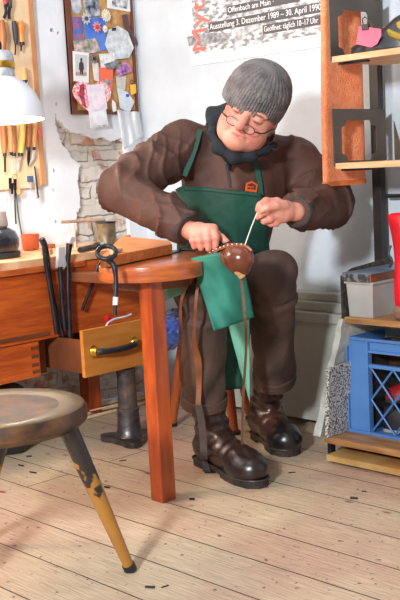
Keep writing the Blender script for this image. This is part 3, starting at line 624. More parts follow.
def R4(x0, y0, x1, y1, dx=0): return [(x0, y0), (x1, y0-.5), (x1+dx, y1-.5), (x0+dx, y1)]
card('printed_photo', 'blue photo with red and green figures at the upper left of the pin board', 'photo', [(72, 17), (81, 17), (83, 42), (74, 43)], K('photo_scene', (60, 110, 190), (196, 90, 80), 30), .001)
card('printed_photo', 'dark photo at the top of the pin board, left of the sketch card', 'photo', [(82, -4), (98, -6), (100, 16), (86, 17)], K('dark_photo', (30, 46, 74), (200, 206, 214), 34), .001)
card('printed_photo', 'pale photo strip at the top left corner of the pin board', 'photo', [(70, -4), (80, -4), (82, 13), (73, 14)], K('pale_photo', (206, 210, 214), (120, 140, 160), 34), .001)
card('blue_leaflet', 'bright blue leaflet partly covered by paper flowers on the pin board', 'leaflet', [(82, 17), (105, 18), (106, 50), (88, 52)], K('blue_print', (72, 118, 212), (96, 140, 226), 14), .002)
card('flower_postcard', 'postcard with green and pink blossom above the instant photo', 'postcard', [(73, 41), (97, 38), (100, 52), (75, 55)], K('blossom_print', (96, 128, 90), (226, 190, 200), 44), .004)
card('instant_photo', 'white-bordered instant photo of a standing dark-haired person at the left of the pin board', 'photo', [(72.5, 51), (89, 53), (88.5, 83), (73.5, 81)], M_white, .006, .0015,
     [('photo_picture', [(75, 54), (87, 55.5), (86.5, 76), (75.5, 75.5)], K('instant_grey', (196, 204, 204))), ('floor_strip', [(75.5, 72), (86.7, 72.5), (86.5, 76), (75.5, 75.5)], K('instant_floor', (170, 150, 130))),
      ('figure', [(79.0, 64.5), (79.4, 62.6), (80.6, 61.8), (80.2, 60), (80.5, 58.4), (81.4, 57.9), (82.2, 58.6), (82.2, 60.2), (81.8, 61.8), (83.0, 62.5), (83.6, 64.5), (83.9, 69.5), (83.2, 69.8), (82.9, 74.5), (81.9, 74.5), (81.5, 70), (81.1, 74.5), (80.1, 74.5), (79.8, 69.8), (79.0, 69.5)], K('figure_dark', (76, 42, 58)))])
def blossom(x, y, r, petals, mc, mp, label, off=.014):
    c = oX(x, y, CB+off); t = root('paper_flower', c, label, 'flower')
    b = MB()
    for k in range(petals):
        a = 2*math.pi*k/petals; d = np.array([0, math.cos(a), math.sin(a)]); s_ = np.array([0, -math.sin(a), math.cos(a)])
        b.prism([c+d*r*.25, c+d*r*.6+s_*r*.2, c+d*r, c+d*r*.6-s_*r*.2], (.002, 0, 0))
    b.build('petals', mp, t); MB().lathe(c, [(r*.33, 0), (r*.3, .006), (r*.12, .009)], (1, 0, 0), 12).build('flower_centre', mc, t, smooth=True)
YL = K('yolk_yellow', (250, 214, 60))
blossom(106, 15.5, .027, 14, YL, M_white, 'white daisy with large yellow centre at the top of the pin board')
blossom(105, 29, .016, 10, YL, M_white, 'smaller half-hidden daisy below the large daisy')
blossom(86, 18.5, .026, 9, K('flower_dark', (70, 72, 80)), K('grey_petal', (196, 200, 204)), 'grey paper rosette over the blue leaflet')
blossom(97, 27, .024, 9, K('rose_red', (190, 60, 62)), K('salmon_petal', (236, 140, 124)), 'salmon pink rosette right of the blue leaflet')
blossom(94, 58.5, .022, 9, M_blk, K('grey_petal2', (110, 112, 112)), 'dark grey rosette right of the instant photo')
card('sketch_card', 'white card with a pencil sketch at the top right of the pin board', 'card', [(107, -8), (131, -8), (130, 12), (107, 8)], M_white, .002, .002, [('sketch', [(112, -6), (128, -6), (127, 9), (112, 6)], K('pencil_sketch', (228, 230, 234), (90, 94, 100), 50))])
t = card('brown_ribbon', 'dark mauve ribbon curling down the right side of the pin board', 'ribbon', [(122, 15), (127, 14), (129, 26), (136, 40), (137, 44), (134, 45), (130, 34), (124, 27)], K('mauve_ribbon', (92, 60, 66)), .008, .003)
card('leaf_bag', 'clear plastic bag with white tracing under the small daisy', 'bag', [(108, 30), (117, 26), (127, 32), (133, 48), (128, 58), (112, 60), (105, 45)], K('bag_film', (226, 230, 232), (180, 190, 196), 40), .006, .006,
     [('bag_clip', [(112, 28), (116, 27.5), (116, 30.5), (112, 31)], M_blk)])
card('label_packet', 'white printed label in the middle of the pin board', 'label', [(99, 54), (114, 53), (115, 66), (101, 68)], K('label_print', (242, 242, 244), (200, 202, 206), 60), .013)
card('orange_packet', 'orange packet with a dark shoe picture in the middle of the pin board', 'packet', [(99, 67), (113, 66), (112, 90), (100, 86)], K('orange_print', (240, 110, 80)), .010, .002, [('packet_picture', [(103, 79), (111, 80), (110, 87), (103, 85)], K('packet_grey', (120, 110, 110), (200, 190, 186), 60))])
card('purple_packet', 'small purple patterned packet tilted on the right side of the pin board', 'packet', [(115, 67), (127, 61), (132, 71), (118, 77)], K('purple_print', (86, 60, 140), (224, 150, 190), 60), .012)
card('glitter_packet', 'crumpled grey net packet between the label and the purple packet', 'packet', [(104, 64), (118, 60), (121, 68), (108, 69)], K('net_grey', (150, 152, 156), (84, 86, 90), 70), .015)
hc = oX(92, 97, CB+.012)
hpts = []
for a in np.linspace(0, 2*math.pi, 41)[:-1]:
    xh = 16*math.sin(a)**3; yh = 13*math.cos(a)-5*math.cos(2*a)-2*math.cos(3*a)-math.cos(4*a); hpts.append(hc+np.array([0, xh*.0062, yh*.0052]))
h_ = tag(MB().prism(hpts, (.006, 0, 0)).build('paper_heart', K('heart_red_print', (248, 226, 226), (228, 96, 112), 110)), 'white heart with red pattern at the lower left of the pin board', 'heart')
MB().prism([oX(*q, CB+.0195) for q in ((80, 85), (84, 84), (84, 96), (86, 108), (83, 105), (79, 95))], (.002, 0, 0)).build('dancer_print', K('dancer_red', (214, 60, 96), (80, 40, 60), 60), h_)
card('note_sheet', 'pale pink written note over the paper heart', 'note', [(86, 85), (104, 84), (107, 109), (90, 111)], K('note_pink', (246, 226, 234), (210, 206, 226), 40), .026)
card('sheer_bag', 'sheer grey bag hanging behind the purple packet', 'bag', [(116, 76), (126, 76), (125, 90), (117, 92)], K('sheer_grey', (206, 202, 196), (186, 182, 176), 20), .004)
card('white_slip', 'narrow white slip left of the orange packet', 'slip', [(92, 62), (98, 63), (99, 82), (94, 80)], K('slip_white', (228, 228, 230), (206, 208, 212), 30), .006)
card('sample_bag', 'little clear bag with dark seeds hanging below the heart', 'bag', [(88, 108), (105, 106), (108, 126), (91, 128)], K('sample_film', (232, 234, 238), (206, 208, 214), 24), .022, .003, [('seeds', [(92, 126.5), (107, 124), (107, 125.7), (92, 128)], K('seeds_dark', (70, 64, 66), (220, 220, 224), 90))])
card('clear_sleeve', 'folded clear sleeve with blue pin at the lower right of the pin board', 'sleeve', [(117, 88), (127, 92), (134, 102), (129, 113), (120, 108)], K('sleeve_film', (216, 222, 232), (190, 200, 212), 20), .008, .003, [('blue_pin', [(126, 94), (129, 94), (129, 97), (126, 97)], K('pin_blue', (30, 90, 220)))])
t = root('padlock_key', oX(132, 88, CB+.01), 'small key with yellow tag hooked on the right rail of the pin board', 'key')
MB().prism([oX(130, 85, CB+.003), oX(135, 84, CB+.003), oX(135.5, 93, CB+.003), oX(131, 95, CB+.003)], (.005, 0, 0)).build('yellow_tag', K('yellow_plastic', (240, 190, 70)), t)
bar('key_loop', [oX(132, 82, CB+.006)+np.array([0, math.cos(a)*.007, math.sin(a)*.009]) for a in np.linspace(0, 2*math.pi, 14)], .0016, M_steel, t, 6)
t = root('white_brush', oX(114, 110, CB+.01), 'tiny white tag between the heart and the clear sleeve', 'tag')
MB().prism([oX(*q, CB+.006) for q in ((112, 100), (115, 103), (116, 111), (113, 112), (112, 107))], (.004, 0, 0)).build('tag_body', M_white, t)
# hanging clear bag in the corner below the board
def grid(fn, nu, nv):
    v = [fn(i/(nu-1), j/(nv-1)) for j in range(nv) for i in range(nu)]
    return v, [(j*nu+i, j*nu+i+1, (j+1)*nu+i+1, (j+1)*nu+i) for j in range(nv-1) for i in range(nu-1)]
def cloth(name, fn, nu, nv, th, m, parent=None, label=None, cat=None):
    v, f = grid(fn, nu, nv); o = link(name, v, f, m, parent, smooth=True)
    md = o.modifiers.new('s', 'SOLIDIFY'); md.thickness = th; md.offset = 0
    if label: tag(o, label, cat)
    return o
def quadfn(a, b_, c_, d, bulge=lambda u, v: 0, ax=-VC):
    a, b_, c_, d = [np.array(q) for q in (a, b_, c_, d)]
    return lambda u, v: (a*(1-u)+b_*u)*(1-v)+(d*(1-u)+c_*u)*v+ax*bulge(u, v)
cloth('hanging_bag', quadfn(oX(117, 110, XW+.035), oX(139, 112, XW+.035), oX(143, 136, XW+.045), oX(124, 150, XW+.045), lambda u, v: .006*math.sin(9*u+3*v)+.004*math.sin(17*u)), 24, 16, .002, M_bag, None, 'crumpled clear plastic bag hanging below the right corner of the pin board', 'bag')
# ================================================================== POSTER
PY = YW-.004
t = root('exhibition_poster', oY(260, 30, YW-.002), 'grey exhibition poster with salmon lettering on the back wall above the seated man', 'poster')
pa, pb = oY(192, 66, PY), oY(332, 43.3, PY); zb = pa[2]
MB().box((pa[0], PY-.001, zb), (pb[0]+.02, YW-.0005, zb+.44)).build('poster_sheet', M_white, t)
def halftone():
    m = mat('grey_halftone_picture', (132, 134, 138), (232, 234, 236), 34, .7, detail=10, lo=.40, hi=.62, stretch=(1, 1, 2.2)); return m
MB().box((pa[0]+.018, PY-.0016, zb+.045), (pb[0]+.02, PY-.001, zb+.44)).build('poster_picture', halftone(), t)
dk = mat('dark_print_strip', (84, 86, 90)); sal = mat('salmon_ink', (242, 118, 106)); wht = mat('white_ink', (244, 244, 244))
# pale shoe-like drapery drawing
MB().prism([oY(*q, PY-.0018) for q in ((229, 27), (259, 22), (258, 28), (246, 34), (240, 48), (230, 53), (236, 42), (232, 34))], (0, -.0006, 0)).build('pale_drawing', mat('pale_drawing_print', (214, 216, 220), (150, 152, 156), 40), t)
# dark field at left
MB().prism([oY(*q, PY-.0018) for q in ((187, 37), (204, 33), (229, 33), (230, 40), (204, 45), (189, 46))], (0, -.0004, 0)).build('dark_print_field', mat('dark_print_field', (112, 114, 118), (176, 178, 182), 60), t)
def strip(x0, x1, yb_, h, txt, sz, tx, sxx):
    a = oY(x0, yb_, PY-.002); bx = oY(x1, yb_-(x1-x0)*.177, PY-.002)[0]
    MB().box((a[0], PY-.0028, a[2]), (bx, PY-.0022, a[2]+h)).build('text_strip', dk, t)
    textmesh('lettering', txt, sz, (a[0]+tx, PY-.0032, a[2]+h*.26), (1, 0, 0), (0, 0, 1), wht, t, .0003, sxx)
strip(209, 329, 32.5, .036, 'Ausstellung 3. Dezember 1989 – 30. April 1990', .032, .006, .915)
strip(227, 300, 15.5, .034, 'Offenbach am Main ·', .030, .006, .95)
strip(263, 327, 34.5, .034, 'Geöffnet: täglich 10–17 Uhr', .029, .006, .80)
a = oY(208, 54, PY-.003)
textmesh('title_lettering', 'Mytho', .115, (oY(207, 50, PY)[0], PY-.0036, oY(200, 53, PY)[2]), (0, 0, 1), (-1, 0, 0), sal, t, .0006, 1.15)
# ================================================================== RACK AT THE RIGHT
RX = -2.055
px0, px1 = oY(371, 120, 2.95)[0], oY(382.5, 120, 2.95)[0]
t = root('shelf_rack', (RX, 2.8, 0), 'grey metal shelf rack with wooden boards standing against the back wall at the right', 'shelf rack')
MB().box((px0, 2.945, 0), (px0+.036, 2.975, 2.3)).build('post', M_post, t, bevel=.003)
MB().tube([(px1, 2.96, oY(388, 196, 2.96)[2]), (-1.2, 2.96, oY(388, 196, 2.96)[2])], .007, 8).build('cross_rod', M_blk, t)
YF = 2.645
zs = [oY(333, 56.5, YF)[2], oY(335, 163.3, YF)[2], oY(346, 317, 2.665)[2], oY(326, 437, 2.6)[2]]
print('shelf z', zs)
def bracket(z, h):
    # side plate in the plane x = RX with a notched window
    y0, y1 = YF-.004, 2.925
    def fr(a, b_): return (RX-.004, y0+(y1-y0)*a, z+h*b_)
    outer = [(0, -.06), (1, -.06), (1, 1), (0, 1)]
    inner = [(.26, .03), (.70, .03), (.73, .13), (.82, .17), (.82, .66), (.73, .70), (.70, .79), (.26, .79), (.23, .70), (.15, .66), (.15, .17), (.23, .13)]
    bm = bmesh.new()
    for lp in (outer, inner):
        vs = [bm.verts.new(fr(*q)) for q in lp]
        for i in range(len(vs)): bm.edges.new((vs[i], vs[(i+1) % len(vs)]))
    bmesh.ops.triangle_fill(bm, use_beauty=True, edges=bm.edges[:])
    r = bmesh.ops.extrude_face_region(bm, geom=bm.faces[:])
    for g in r['geom']:
        if isinstance(g, bmesh.types.BMVert): g.co.x += .004
    MB().bm(bm).build('side_bracket', M_rack, t)
bracket(zs[0], .19); bracket(zs[1], .172)
for i, z in enumerate(zs[:2]):
    MB().box((RX, YF, z-.019), (-1.2, 2.93, z), .001).build('shelf_board', M_shelf, t)
    MB().box((RX, YF+.03, z-.026), (RX+.11, YF+.05, z-.0192)).build('board_clip', M_steel, t)
y0 = YF-.0; zz = zs[2]
MB().prism([(RX-.008, 2.66, zz-.02), (RX-.008, 2.66, zz+.135), (RX-.008, 2.72, zz+.155), (RX-.008, 2.95, zz+.17), (RX-.008, 2.95, zz-.02)], (.004, 0, 0)).build('side_bracket', mat('rusty_perforated_plate', (88, 78, 70), (44, 38, 36), 60), t)
MB().prism([(RX+.03, 2.93, zs[1]), (RX+.07, 2.93, zs[1]), (RX+.03, 2.93, zs[1]+.13)], (0, .004, 0)).build('gusset', M_rack, t)
MB().box((RX, 2.665, zs[2]-.02), (-1.2, 2.96, zs[2]), .001).build('shelf_board', M_shelf2, t)
MB().box((-2.105, 2.60, zs[3]-.02), (-1.2, 2.88, zs[3]), .001).build('shelf_board', M_shelf2, t)
MB().box((-2.075, 2.57, .012), (-1.2, 2.87, .032), .001).build('shelf_board', mat('yellowed_board', (184, 158, 96), (160, 110, 62), 6), t)
for (x, y) in ((-2.105, 2.615), (-2.105, 2.86)): MB().box((x, y, 0), (x+.018, y+.02, zs[3]-.02)).build('foot', M_steel, t)
MB().box((-2.07, 2.84, 0), (-2.04, 2.86, .012)).build('foot', M_steel, t)
MB().box((-1.3, 2.6, 0), (-1.27, 2.64, zs[3]-.02)).build('foot', M_steel, t)
# towel hanging behind the brackets
TXX = -2.105
def towelfn(s):
    def fn(u, v):
        y = 2.615+.235*u; z = 2.0-(2.0-(.915+.0*u))*v
        x = TXX+s*.016+(.010*math.sin(5*u+1.3)+.006*math.sin(9*u+3*v)) - .012*(1-u)
        flare = 1+.18*v
        return np.array([x, 2.73+(y-2.73)*flare, z])
    return fn
t = root('orange_towel', (TXX, 2.73, .9), 'long orange terry towel hanging down the left end of the shelf rack', 'towel')
def towelvol():
    n = 30; prof = []
    for i in range(n):
        a = 2*math.pi*i/n; cx = math.cos(a); sx_ = math.sin(a)
        prof.append((math.copysign(abs(sx_)**.6, sx_)*.017, math.copysign(abs(cx)**.5, cx)*.118))
    v = []; f = []; L_ = 60
    for j in range(L_):
        z = 2.05-(2.05-.912)*j/(L_-1); fl = .84+.2*(j/(L_-1))
        for i, (dx, dy) in enumerate(prof):
            k_ = j/(L_-1); ya_ = 2.70+(2.655-2.70)*min(1, k_*1.25); y = ya_+(2.86-ya_)*(dy/.236+.5); x = TXX-.004+dx+.008*math.sin((y-2.6)*26+j*.03)
            zz_ = z-(0.010*(y-2.757)/.12*-1 if j == L_-1 else 0)
            v.append((x, y, zz_))
    for j in range(L_-1):
        for i in range(n):
            k2 = (i+1) % n; f.append((j*n+i, j*n+k2, (j+1)*n+k2, (j+1)*n+i))
    f.append(tuple(range(n))); f.append(tuple((L_-1)*n+i for i in range(n))[::-1])
    return v, f
v, f = towelvol(); b = MB(); b.add(v, f); b.build('towel_body', M_towel, t, smooth=True)
b = MB(); b.add([(x, y, z) if z > 3 else (TXX-.004+(x-TXX+.004)*1.06, 2.757+(y-2.757)*1.03, .905+.016*(k >= 30)) for k, (x, y, z) in enumerate(v[-30:]+v[-30:])], [(i, (i+1) % 30, 30+(i+1) % 30, 30+i) for i in range(30)]+[tuple(range(30))[::-1], tuple(range(30, 60))])
b.build('towel_hem', mat('towel_hem_cloth', (222, 128, 62), (206, 104, 50), 20, .9), t, smooth=False)
# things on the top shelf
z = zs[0]+.0005
def shoe(name, label, heel, toe, w_, h_, mu, ms, group=None, hollow=True):
    heel = np.array(heel, float); toe = np.array(toe, float); u = toe-heel; Ln = np.linalg.norm(u); u /= Ln; s_ = np.cross([0, 0, 1], u); base = heel[2]
    t = root(name, (heel+toe)/2, label, 'shoe', group)
    def out(k, g=1.0):
        ws = [(0, .0), (.02, .6), (.08, .8), (.25, .78), (.45, .72), (.65, .95), (.8, 1.0), (.93, .75), (.985, .4), (1, 0)]
        return [heel+u*Ln*a+s_*w_/2*b_*g for a, b_ in ws]+[heel+u*Ln*a-s_*w_/2*b_*g for a, b_ in ws[-2:0:-1]]
    MB().prism(out(0), (0, 0, .012)).build('sole', ms, t, bevel=.002)
    v = []; f = []; secs = [(.01, .55, .5, .95), (.06, .75, .72, 1.0), (.2, .8, .75, 1.0), (.36, .74, .70, .92), (.5, .74, .64, .8), (.65, .9, .7, .58), (.8, .95, .6, .46), (.92, .75, .4, .36), (.98, .42, .2, .26)]
    for (a, wb, wt, hh) in secs:
        c = heel+u*Ln*a
        for k in range(13):
            th = math.pi*k/12; ww_ = (wb+(wt-wb)*math.sin(th))*w_/2
            v.append(c+s_*math.cos(th)*ww_+np.array([0, 0, .011+h_*hh*math.sin(th)**.7]))
    for i in range(len(secs)-1):
        for k in range(12): f.append((i*13+k, i*13+k+1, (i+1)*13+k+1, (i+1)*13+k))
    f.append(tuple(range(13))); f.append(tuple((len(secs)-1)*13+k for k in range(13))[::-1])
    b = MB(); b.add(v, f); b.build('shoe_upper', mu, t, smooth=True); return t, heel, u, s_
blk = mat('black_shoe_leather', (30, 28, 32), (46, 44, 50), 12, .4, coat=.3); yel = mat('olive_yellow_leather', (176, 148, 50), (150, 122, 36), 12, .5)
shoe('low_shoe', 'black shoe with olive trim lying on the top shelf behind the pink slip', (-1.90, 2.80, z), (-2.03, 2.71, z), .075, .06, blk, M_sole)
t, hl, u_, s_ = shoe('low_shoe', 'black and mustard shoe at the right edge of the top shelf', (-1.80, 2.80, z), (-1.975, 2.70, z), .09, .115, blk, M_sole)
MB().tube([hl+u_*.03+s_*.034+[0, 0, .03], hl+u_*.07+s_*.032+[0, 0, .07], hl+u_*.10+[0, 0, .088], hl+u_*.07-s_*.032+[0, 0, .07], hl+u_*.03-s_*.034+[0, 0, .03]], .014, 8).build('mustard_band', yel, t, smooth=True)
MB().tube([hl+u_*.06+s_*.036+[0, 0, .03], hl+u_*.105+s_*.034+[0, 0, .05], hl+u_*.13+[0, 0, .07]], .011, 8).build('mustard_side_panel', yel, t, smooth=True)
slip = [oY(*q, 2.68) for q in ((359, 26), (381, 29), (381, 36), (377, 44), (371, 47.5), (356, 44))]
dz = zs[0]+.004-min(q[2] for q in slip); slip = [q+[0, 0, max(dz, 0)] for q in slip]
t = root('pink_slip', slip[4], 'pink paper slip held by a black binder clip on the top shelf', 'paper slip')
MB().prism(slip, (0, .002, 0)).build('paper', M_pink, t)
c = slip[0]*.7+slip[1]*.3
MB().box(c+[-.012, -.005, -.010], c+[.012, .007, .008], .002).build('clip_body', M_blk, t)
bar('clip_handle', [c+[-.008, 0, .008], c+[-.010, -.003, .024], c+[.0, -.003, .030], c+[.010, -.003, .024], c+[.008, 0, .008]], .0018, M_steel, t, 6)
# bin, box, bag on middle shelf
zc = zs[2]+.0005
bx0, bx1, by0, by1, bh = RX+.004, oY(373, 300, 2.675)[0], 2.675, 2.90, .118
t = root('storage_bin', ((bx0+bx1)/2, 2.78, zc), 'milky grey plastic bin on the middle shelf with a book lying across it', 'bin')
b = MB(); e = .006
def fru(x0, x1, y0, y1, g0, za, zb_, b=b):
    return
v = [(bx0+e, by0+e, zc), (bx1-e, by0+e, zc), (bx1-e, by1-e, zc), (bx0+e, by1-e, zc), (bx0, by0, zc+bh), (bx1, by0, zc+bh), (bx1, by1, zc+bh), (bx0, by1, zc+bh)]
i_ = .004
v += [(bx0+i_, by0+i_, zc+bh), (bx1-i_, by0+i_, zc+bh), (bx1-i_, by1-i_, zc+bh), (bx0+i_, by1-i_, zc+bh), (bx0+e+i_, by0+e+i_, zc+i_), (bx1-e-i_, by0+e+i_, zc+i_), (bx1-e-i_, by1-e-i_, zc+i_), (bx0+e+i_, by1-e-i_, zc+i_)]
f = [(3, 2, 1, 0), (12, 13, 14, 15)]+[(k, (k+1) % 4, 4+(k+1) % 4, 4+k) for k in range(4)]+[(4+k, 4+(k+1) % 4, 8+(k+1) % 4, 8+k) for k in range(4)]+[(8+k, 8+(k+1) % 4, 12+(k+1) % 4, 12+k) for k in range(4)]
b.add(v, f); b.build('bin_body', M_bin, t)
b = MB().box((bx0-.005, by0-.005, zc+bh-.008), (bx1+.005, by0, zc+bh)).box((bx1, by0, zc+bh-.008), (bx1+.005, by1, zc+bh)).box((bx0-.005, by0, zc+bh-.008), (bx0, by1, zc+bh)).build('bin_rim', M_bin, t)
zk = zc+bh+.001
t = root('old_book', ((bx0+bx1)/2, 2.75, zk), 'worn blue-grey covered book with brown side lying on top of the grey bin', 'book')
Mk = rotm((1, 0, 0), 3)
MB().box((bx0-.002, by0-.012, zk), (bx1+.004, by1+.02, zk+.024), .002).build('page_block', mat('brown_page_edge', (150, 82, 44), (100, 56, 34), 14), t)
MB().box((bx0-.004, by0-.014, zk+.0245), (bx1+.006, by1+.022, zk+.028), .001).build('book_cover', mat('blue_grey_cover', (78, 94, 118), (112, 124, 142), 9, .35), t)
MB().box((bx0-.004, by0-.016, zk), (bx1-.004, by0-.0125, zk+.0245)).build('spine', mat('speckled_spine', (112, 112, 112), (50, 50, 54), 60, lo=.45, hi=.55), t)
# red bag
rb = P(402, 262, np.dot(oY(395, 300, 2.72)-O0, VC))
def redbag():
    v = []; f = []; n = 24; rows = []
    c0 = oY(404, 300, 2.72)
    prof = [(.018, 0, .045), (.034, .03, .05), (.044, .10, .052), (.036, .17, .046), (.038, .22, .044), (.050, .26, .036), (.066, .31, .024), (.072, .335, .012)]
    for r, h, ry in prof:
        for k in range(n):
            a = 2*math.pi*k/n; w1 = 1+.06*math.sin(5*a+h*30)
            v.append((c0[0]+.016+r*math.cos(a)*w1, c0[1]+ry*math.sin(a)*w1, zc+.001+h+.008*math.sin(a*2)*(h > .3)))
    for i in range(len(prof)-1):
        for k in range(n): f.append((i*n+k, i*n+(k+1) % n, (i+1)*n+(k+1) % n, (i+1)*n+k))
    f.append(tuple(range(n))[::-1]); f.append(tuple((len(prof)-1)*n+k for k in range(n))); return v, f, c0
v, f, c0 = redbag(); t = root('red_bag', (c0[0], c0[1], zc), 'bright red fabric bag tied with black cord at the right end of the shelf', 'bag')
b = MB(); b.add(v, f); o = b.build('bag_body', M_red, t, smooth=True); md = o.modifiers.new('s', 'SUBSURF'); md.levels = md.render_levels = 2
bar('tie_cord', spline([(c0[0]-.03, c0[1]-.02, zc+.235), (c0[0]-.036, c0[1]-.026, zc+.21), (c0[0]-.026, c0[1]-.022, zc+.185), (c0[0]-.034, c0[1]-.026, zc+.165)], 5), .004, M_blk, t, 6)
# crate
cy = float(oZ(349, 430.5, zs[3])[1]); print('crate', cy); cx0 = oY(348.5, 340, cy)[0]; cx1 = oY(369, 340, cy)[0]; cz0 = zs[3]+.0005; cz1 = oY(348.5, 336, cy)[2]
t = root('blue_crate', (cx0+.15, cy+.1, cz0), 'blue plastic crate with diamond lattice side on the bottom shelf, filled with shoes', 'crate')
CW = .40; CD = .21
b = MB().box((cx0, cy, cz0), (cx1, cy+.012, cz1)).box((cx0, cy+.012, cz0), (cx0+.01, cy+CD, cz1)).box((cx0, cy+CD-.01, cz0), (cx0+CW, cy+CD, cz1)).box((cx0, cy, cz0), (cx0+CW, cy+CD, cz0+.006))
b.box((cx0+CW-.01, cy, cz0), (cx0+CW, cy+CD, cz1)); b.build('crate_shell', M_crate, t)
b = MB().box((cx0-.005, cy-.01, cz1-.009), (cx0+CW, cy, cz1)).box((cx0-.005, cy-.01, cz0), (cx0+CW, cy, cz0+.01)).box((cx1-.005, cy-.01, cz0+.01), (cx1, cy, cz1-.009)).box((cx0-.005, cy-.01, cz0+.01), (cx0, cy, cz1-.009)).build('crate_rib', M_crate, t)
b = MB(); zr1 = cz1-.048; zr2 = cz1-.098; b.box((cx1, cy-.006, zr1), (cx0+CW, cy+.008, zr1+.008)).box((cx1, cy-.006, zr2), (cx0+CW, cy+.008, zr2+.012))
b.box((cx1, cy+.004, zr1+.008), (cx0+CW, cy+.008, cz1-.009)); 
lw = (zr2-cz0-.01)/2
x = cx1
while x < cx0+CW-.02:
    w1 = lw*.82
    for k in range(2):
        z_ = cz0+.01+lw*k
        for (a_, c_) in (((x, z_), (x+w1, z_+lw)), ((x+w1, z_), (x, z_+lw))): b.tube([(a_[0], cy+.003, a_[1]), (c_[0], cy+.003, c_[1])], .0035, 4)
    x += w1
b.build('lattice', M_crate, t)
brn = mat('brown_shoe_leather', (88, 52, 36), (50, 34, 30), 12, .4)
zc_ = cz0+.008
shoe('low_shoe', 'dark grey shoe at the bottom of the blue crate', (cx1+.02, cy+.05, zc_), (cx1+.2, cy+.06, zc_), .07, .075, blk, mat('pale_sole', (150, 150, 148)))
shoe('low_shoe', 'red shoe lying high in the blue crate behind the lattice', (cx1+.17, cy+.09, zc_+.1), (cx1+.02, cy+.06, zc_+.1), .08, .09, mat('deep_red_leather', (160, 30, 34), (110, 20, 26), 10, .4), M_sole)
shoe('low_shoe', 'brown shoe on top of the pile in the blue crate', (cx1-.02, cy+.16, zc_+.2), (cx1+.14, cy+.09, zc_+.2), .08, .085, brn, M_sole)
shoe('low_shoe', 'dark shoe at the back of the blue crate', (cx1+.02, cy+.16, zc_), (cx1+.18, cy+.16, zc_), .07, .08, blk, M_sole)
tag(MB().box((cx0+.02, cy+.03, cz0+.007), (cx1-.01, cy+.21, cz1-.03), .01).build('dark_box', mat('dark_card', (40, 36, 36), (54, 48, 46), 9)), 'dark box standing at the left inside the blue crate', 'box')
# round pot at the right edge of middle shelf
c = oY(399, 310, 2.69)
tag(MB().lathe((c[0]+.025, 2.70, zc), [(.03, 0), (.044, .012), (.046, .03), (.036, .046), (.01, .052)], seg=24).build('brown_shoe_tree', mat('brown_knob_wood', (140, 104, 88), (112, 80, 66), 9)), 'rounded brown wooden lump under the red bag at the right edge', 'wood block')
# stones leaning beside the crate
gx = oY(334, 437, 2.63)[0]
g0 = oX(327, 437, gx); gy0 = g0[1]
zb_ = zs[3]+.001
gt = oX(326.5, 366, gx)[2]
tag(MB().prism([(gx-.008, gy0, zb_), (gx-.008, gy0+.15, zb_), (gx+.006, gy0+.15, gt), (gx+.006, gy0, gt-.006)], (.014, 0, 0)).build('granite_tile', M_granite, bevel=.001), 'black and white speckled granite tile standing left of the blue crate', 'tile')
sx0 = gx-.075
a_ = oZ(312, 436, .0); 
y_s = 2.655
base = oY(317, 436, y_s-.02); topq = oY(341, 319, y_s+.0)
w1 = .17
jx = lambda: random.uniform(-.003, .003)
b = MB(); n = 14; vv = []; ff = []
bA = np.array([base[0], y_s-.02, max(base[2], .004)]); tA = np.array([topq[0], y_s+.0, topq[2]])
for i in range(n):
    k = i/(n-1); c = bA+(tA-bA)*k
    ww = .028-.008*k; dd = .20
    for (dx, dy) in ((-ww/2, 0), (ww/2, 0), (ww/2, dd), (-ww/2, dd)): vv.append((c[0]+dx+jx(), c[1]+dy+jx(), max(c[2]+(.01*(dy > 0))*0, .002)))
for i in range(n-1):
    for k in range(4): ff.append((i*4+k, i*4+(k+1) % 4, i*4+4+(k+1) % 4, i*4+4+k))
ff += [(3, 2, 1, 0), tuple((n-1)*4+k for k in range(4))]
b.add(vv, ff); tag(b.build('marble_slab', M_stone), 'rough white marble slab leaning steeply against the shelf rack, left of the granite tile', 'slab')
# ================================================================== MAN'S STOOL, FLOOR DEBRIS
s1 = oZ(172, 426); s2 = oZ(235, 434); s3 = oZ(246, 431)
ctr = P(208, 318, 3.68); 
t = root('wooden_stool', (ctr[0], ctr[1], 0), 'low stool with red-brown turned legs under the seated man', 'stool')
sz_ = .43
MB().lathe((ctr[0], ctr[1], sz_-.03), [(.17, 0), (.175, .01), (.17, .03)], seg=36).build('seat', M_stoolr, t, smooth=True)
for ft in (s1, s2, oZ(243, 425), s1+(s2-s1)*0+np.array([.25, -.1, 0])*0+(ctr-s2)*0):
    pass
for ft in (s1, s2, oZ(251, 419)):
    ft = np.array([ft[0], ft[1], 0]); tp = np.array([ctr[0]+(ft[0]-ctr[0])*.55, ctr[1]+(ft[1]-ctr[1])*.55, sz_-.03])
    lg = MB().tube([tp, tp+(ft-tp)*.5, ft+(tp-ft)*.03], [.017, .021, .015], 14).build('leg', M_stoolr, t, smooth=True)
    MB().lathe(ft+[0, 0, .0005], [(.022, 0), (.022, .012), (.016, .016)], seg=14).build('rubber_tip', M_blk, lg, smooth=True)
def blueC(p):
    d = ell(p, P(186, 322, 3.60), (.12, .10, .05)); d = smin(d, ell(p, P(165, 335, 3.56), (.06, .06, .055)), .04)
    return d-.006*np.sin(p[:, 0]*180)*np.sin(p[:, 1]*170)*np.sin(p[:, 2]*190)
lo_ = P(182, 318, 3.6)-.2; v, f = sdf_mesh(blueC, lo_, lo_+.4, .006)
tag(MB().add(v, f).build('blue_cushion', M_blue, smooth=False), 'shaggy bright blue cushion bulging off the seated man\'s stool', 'cushion')
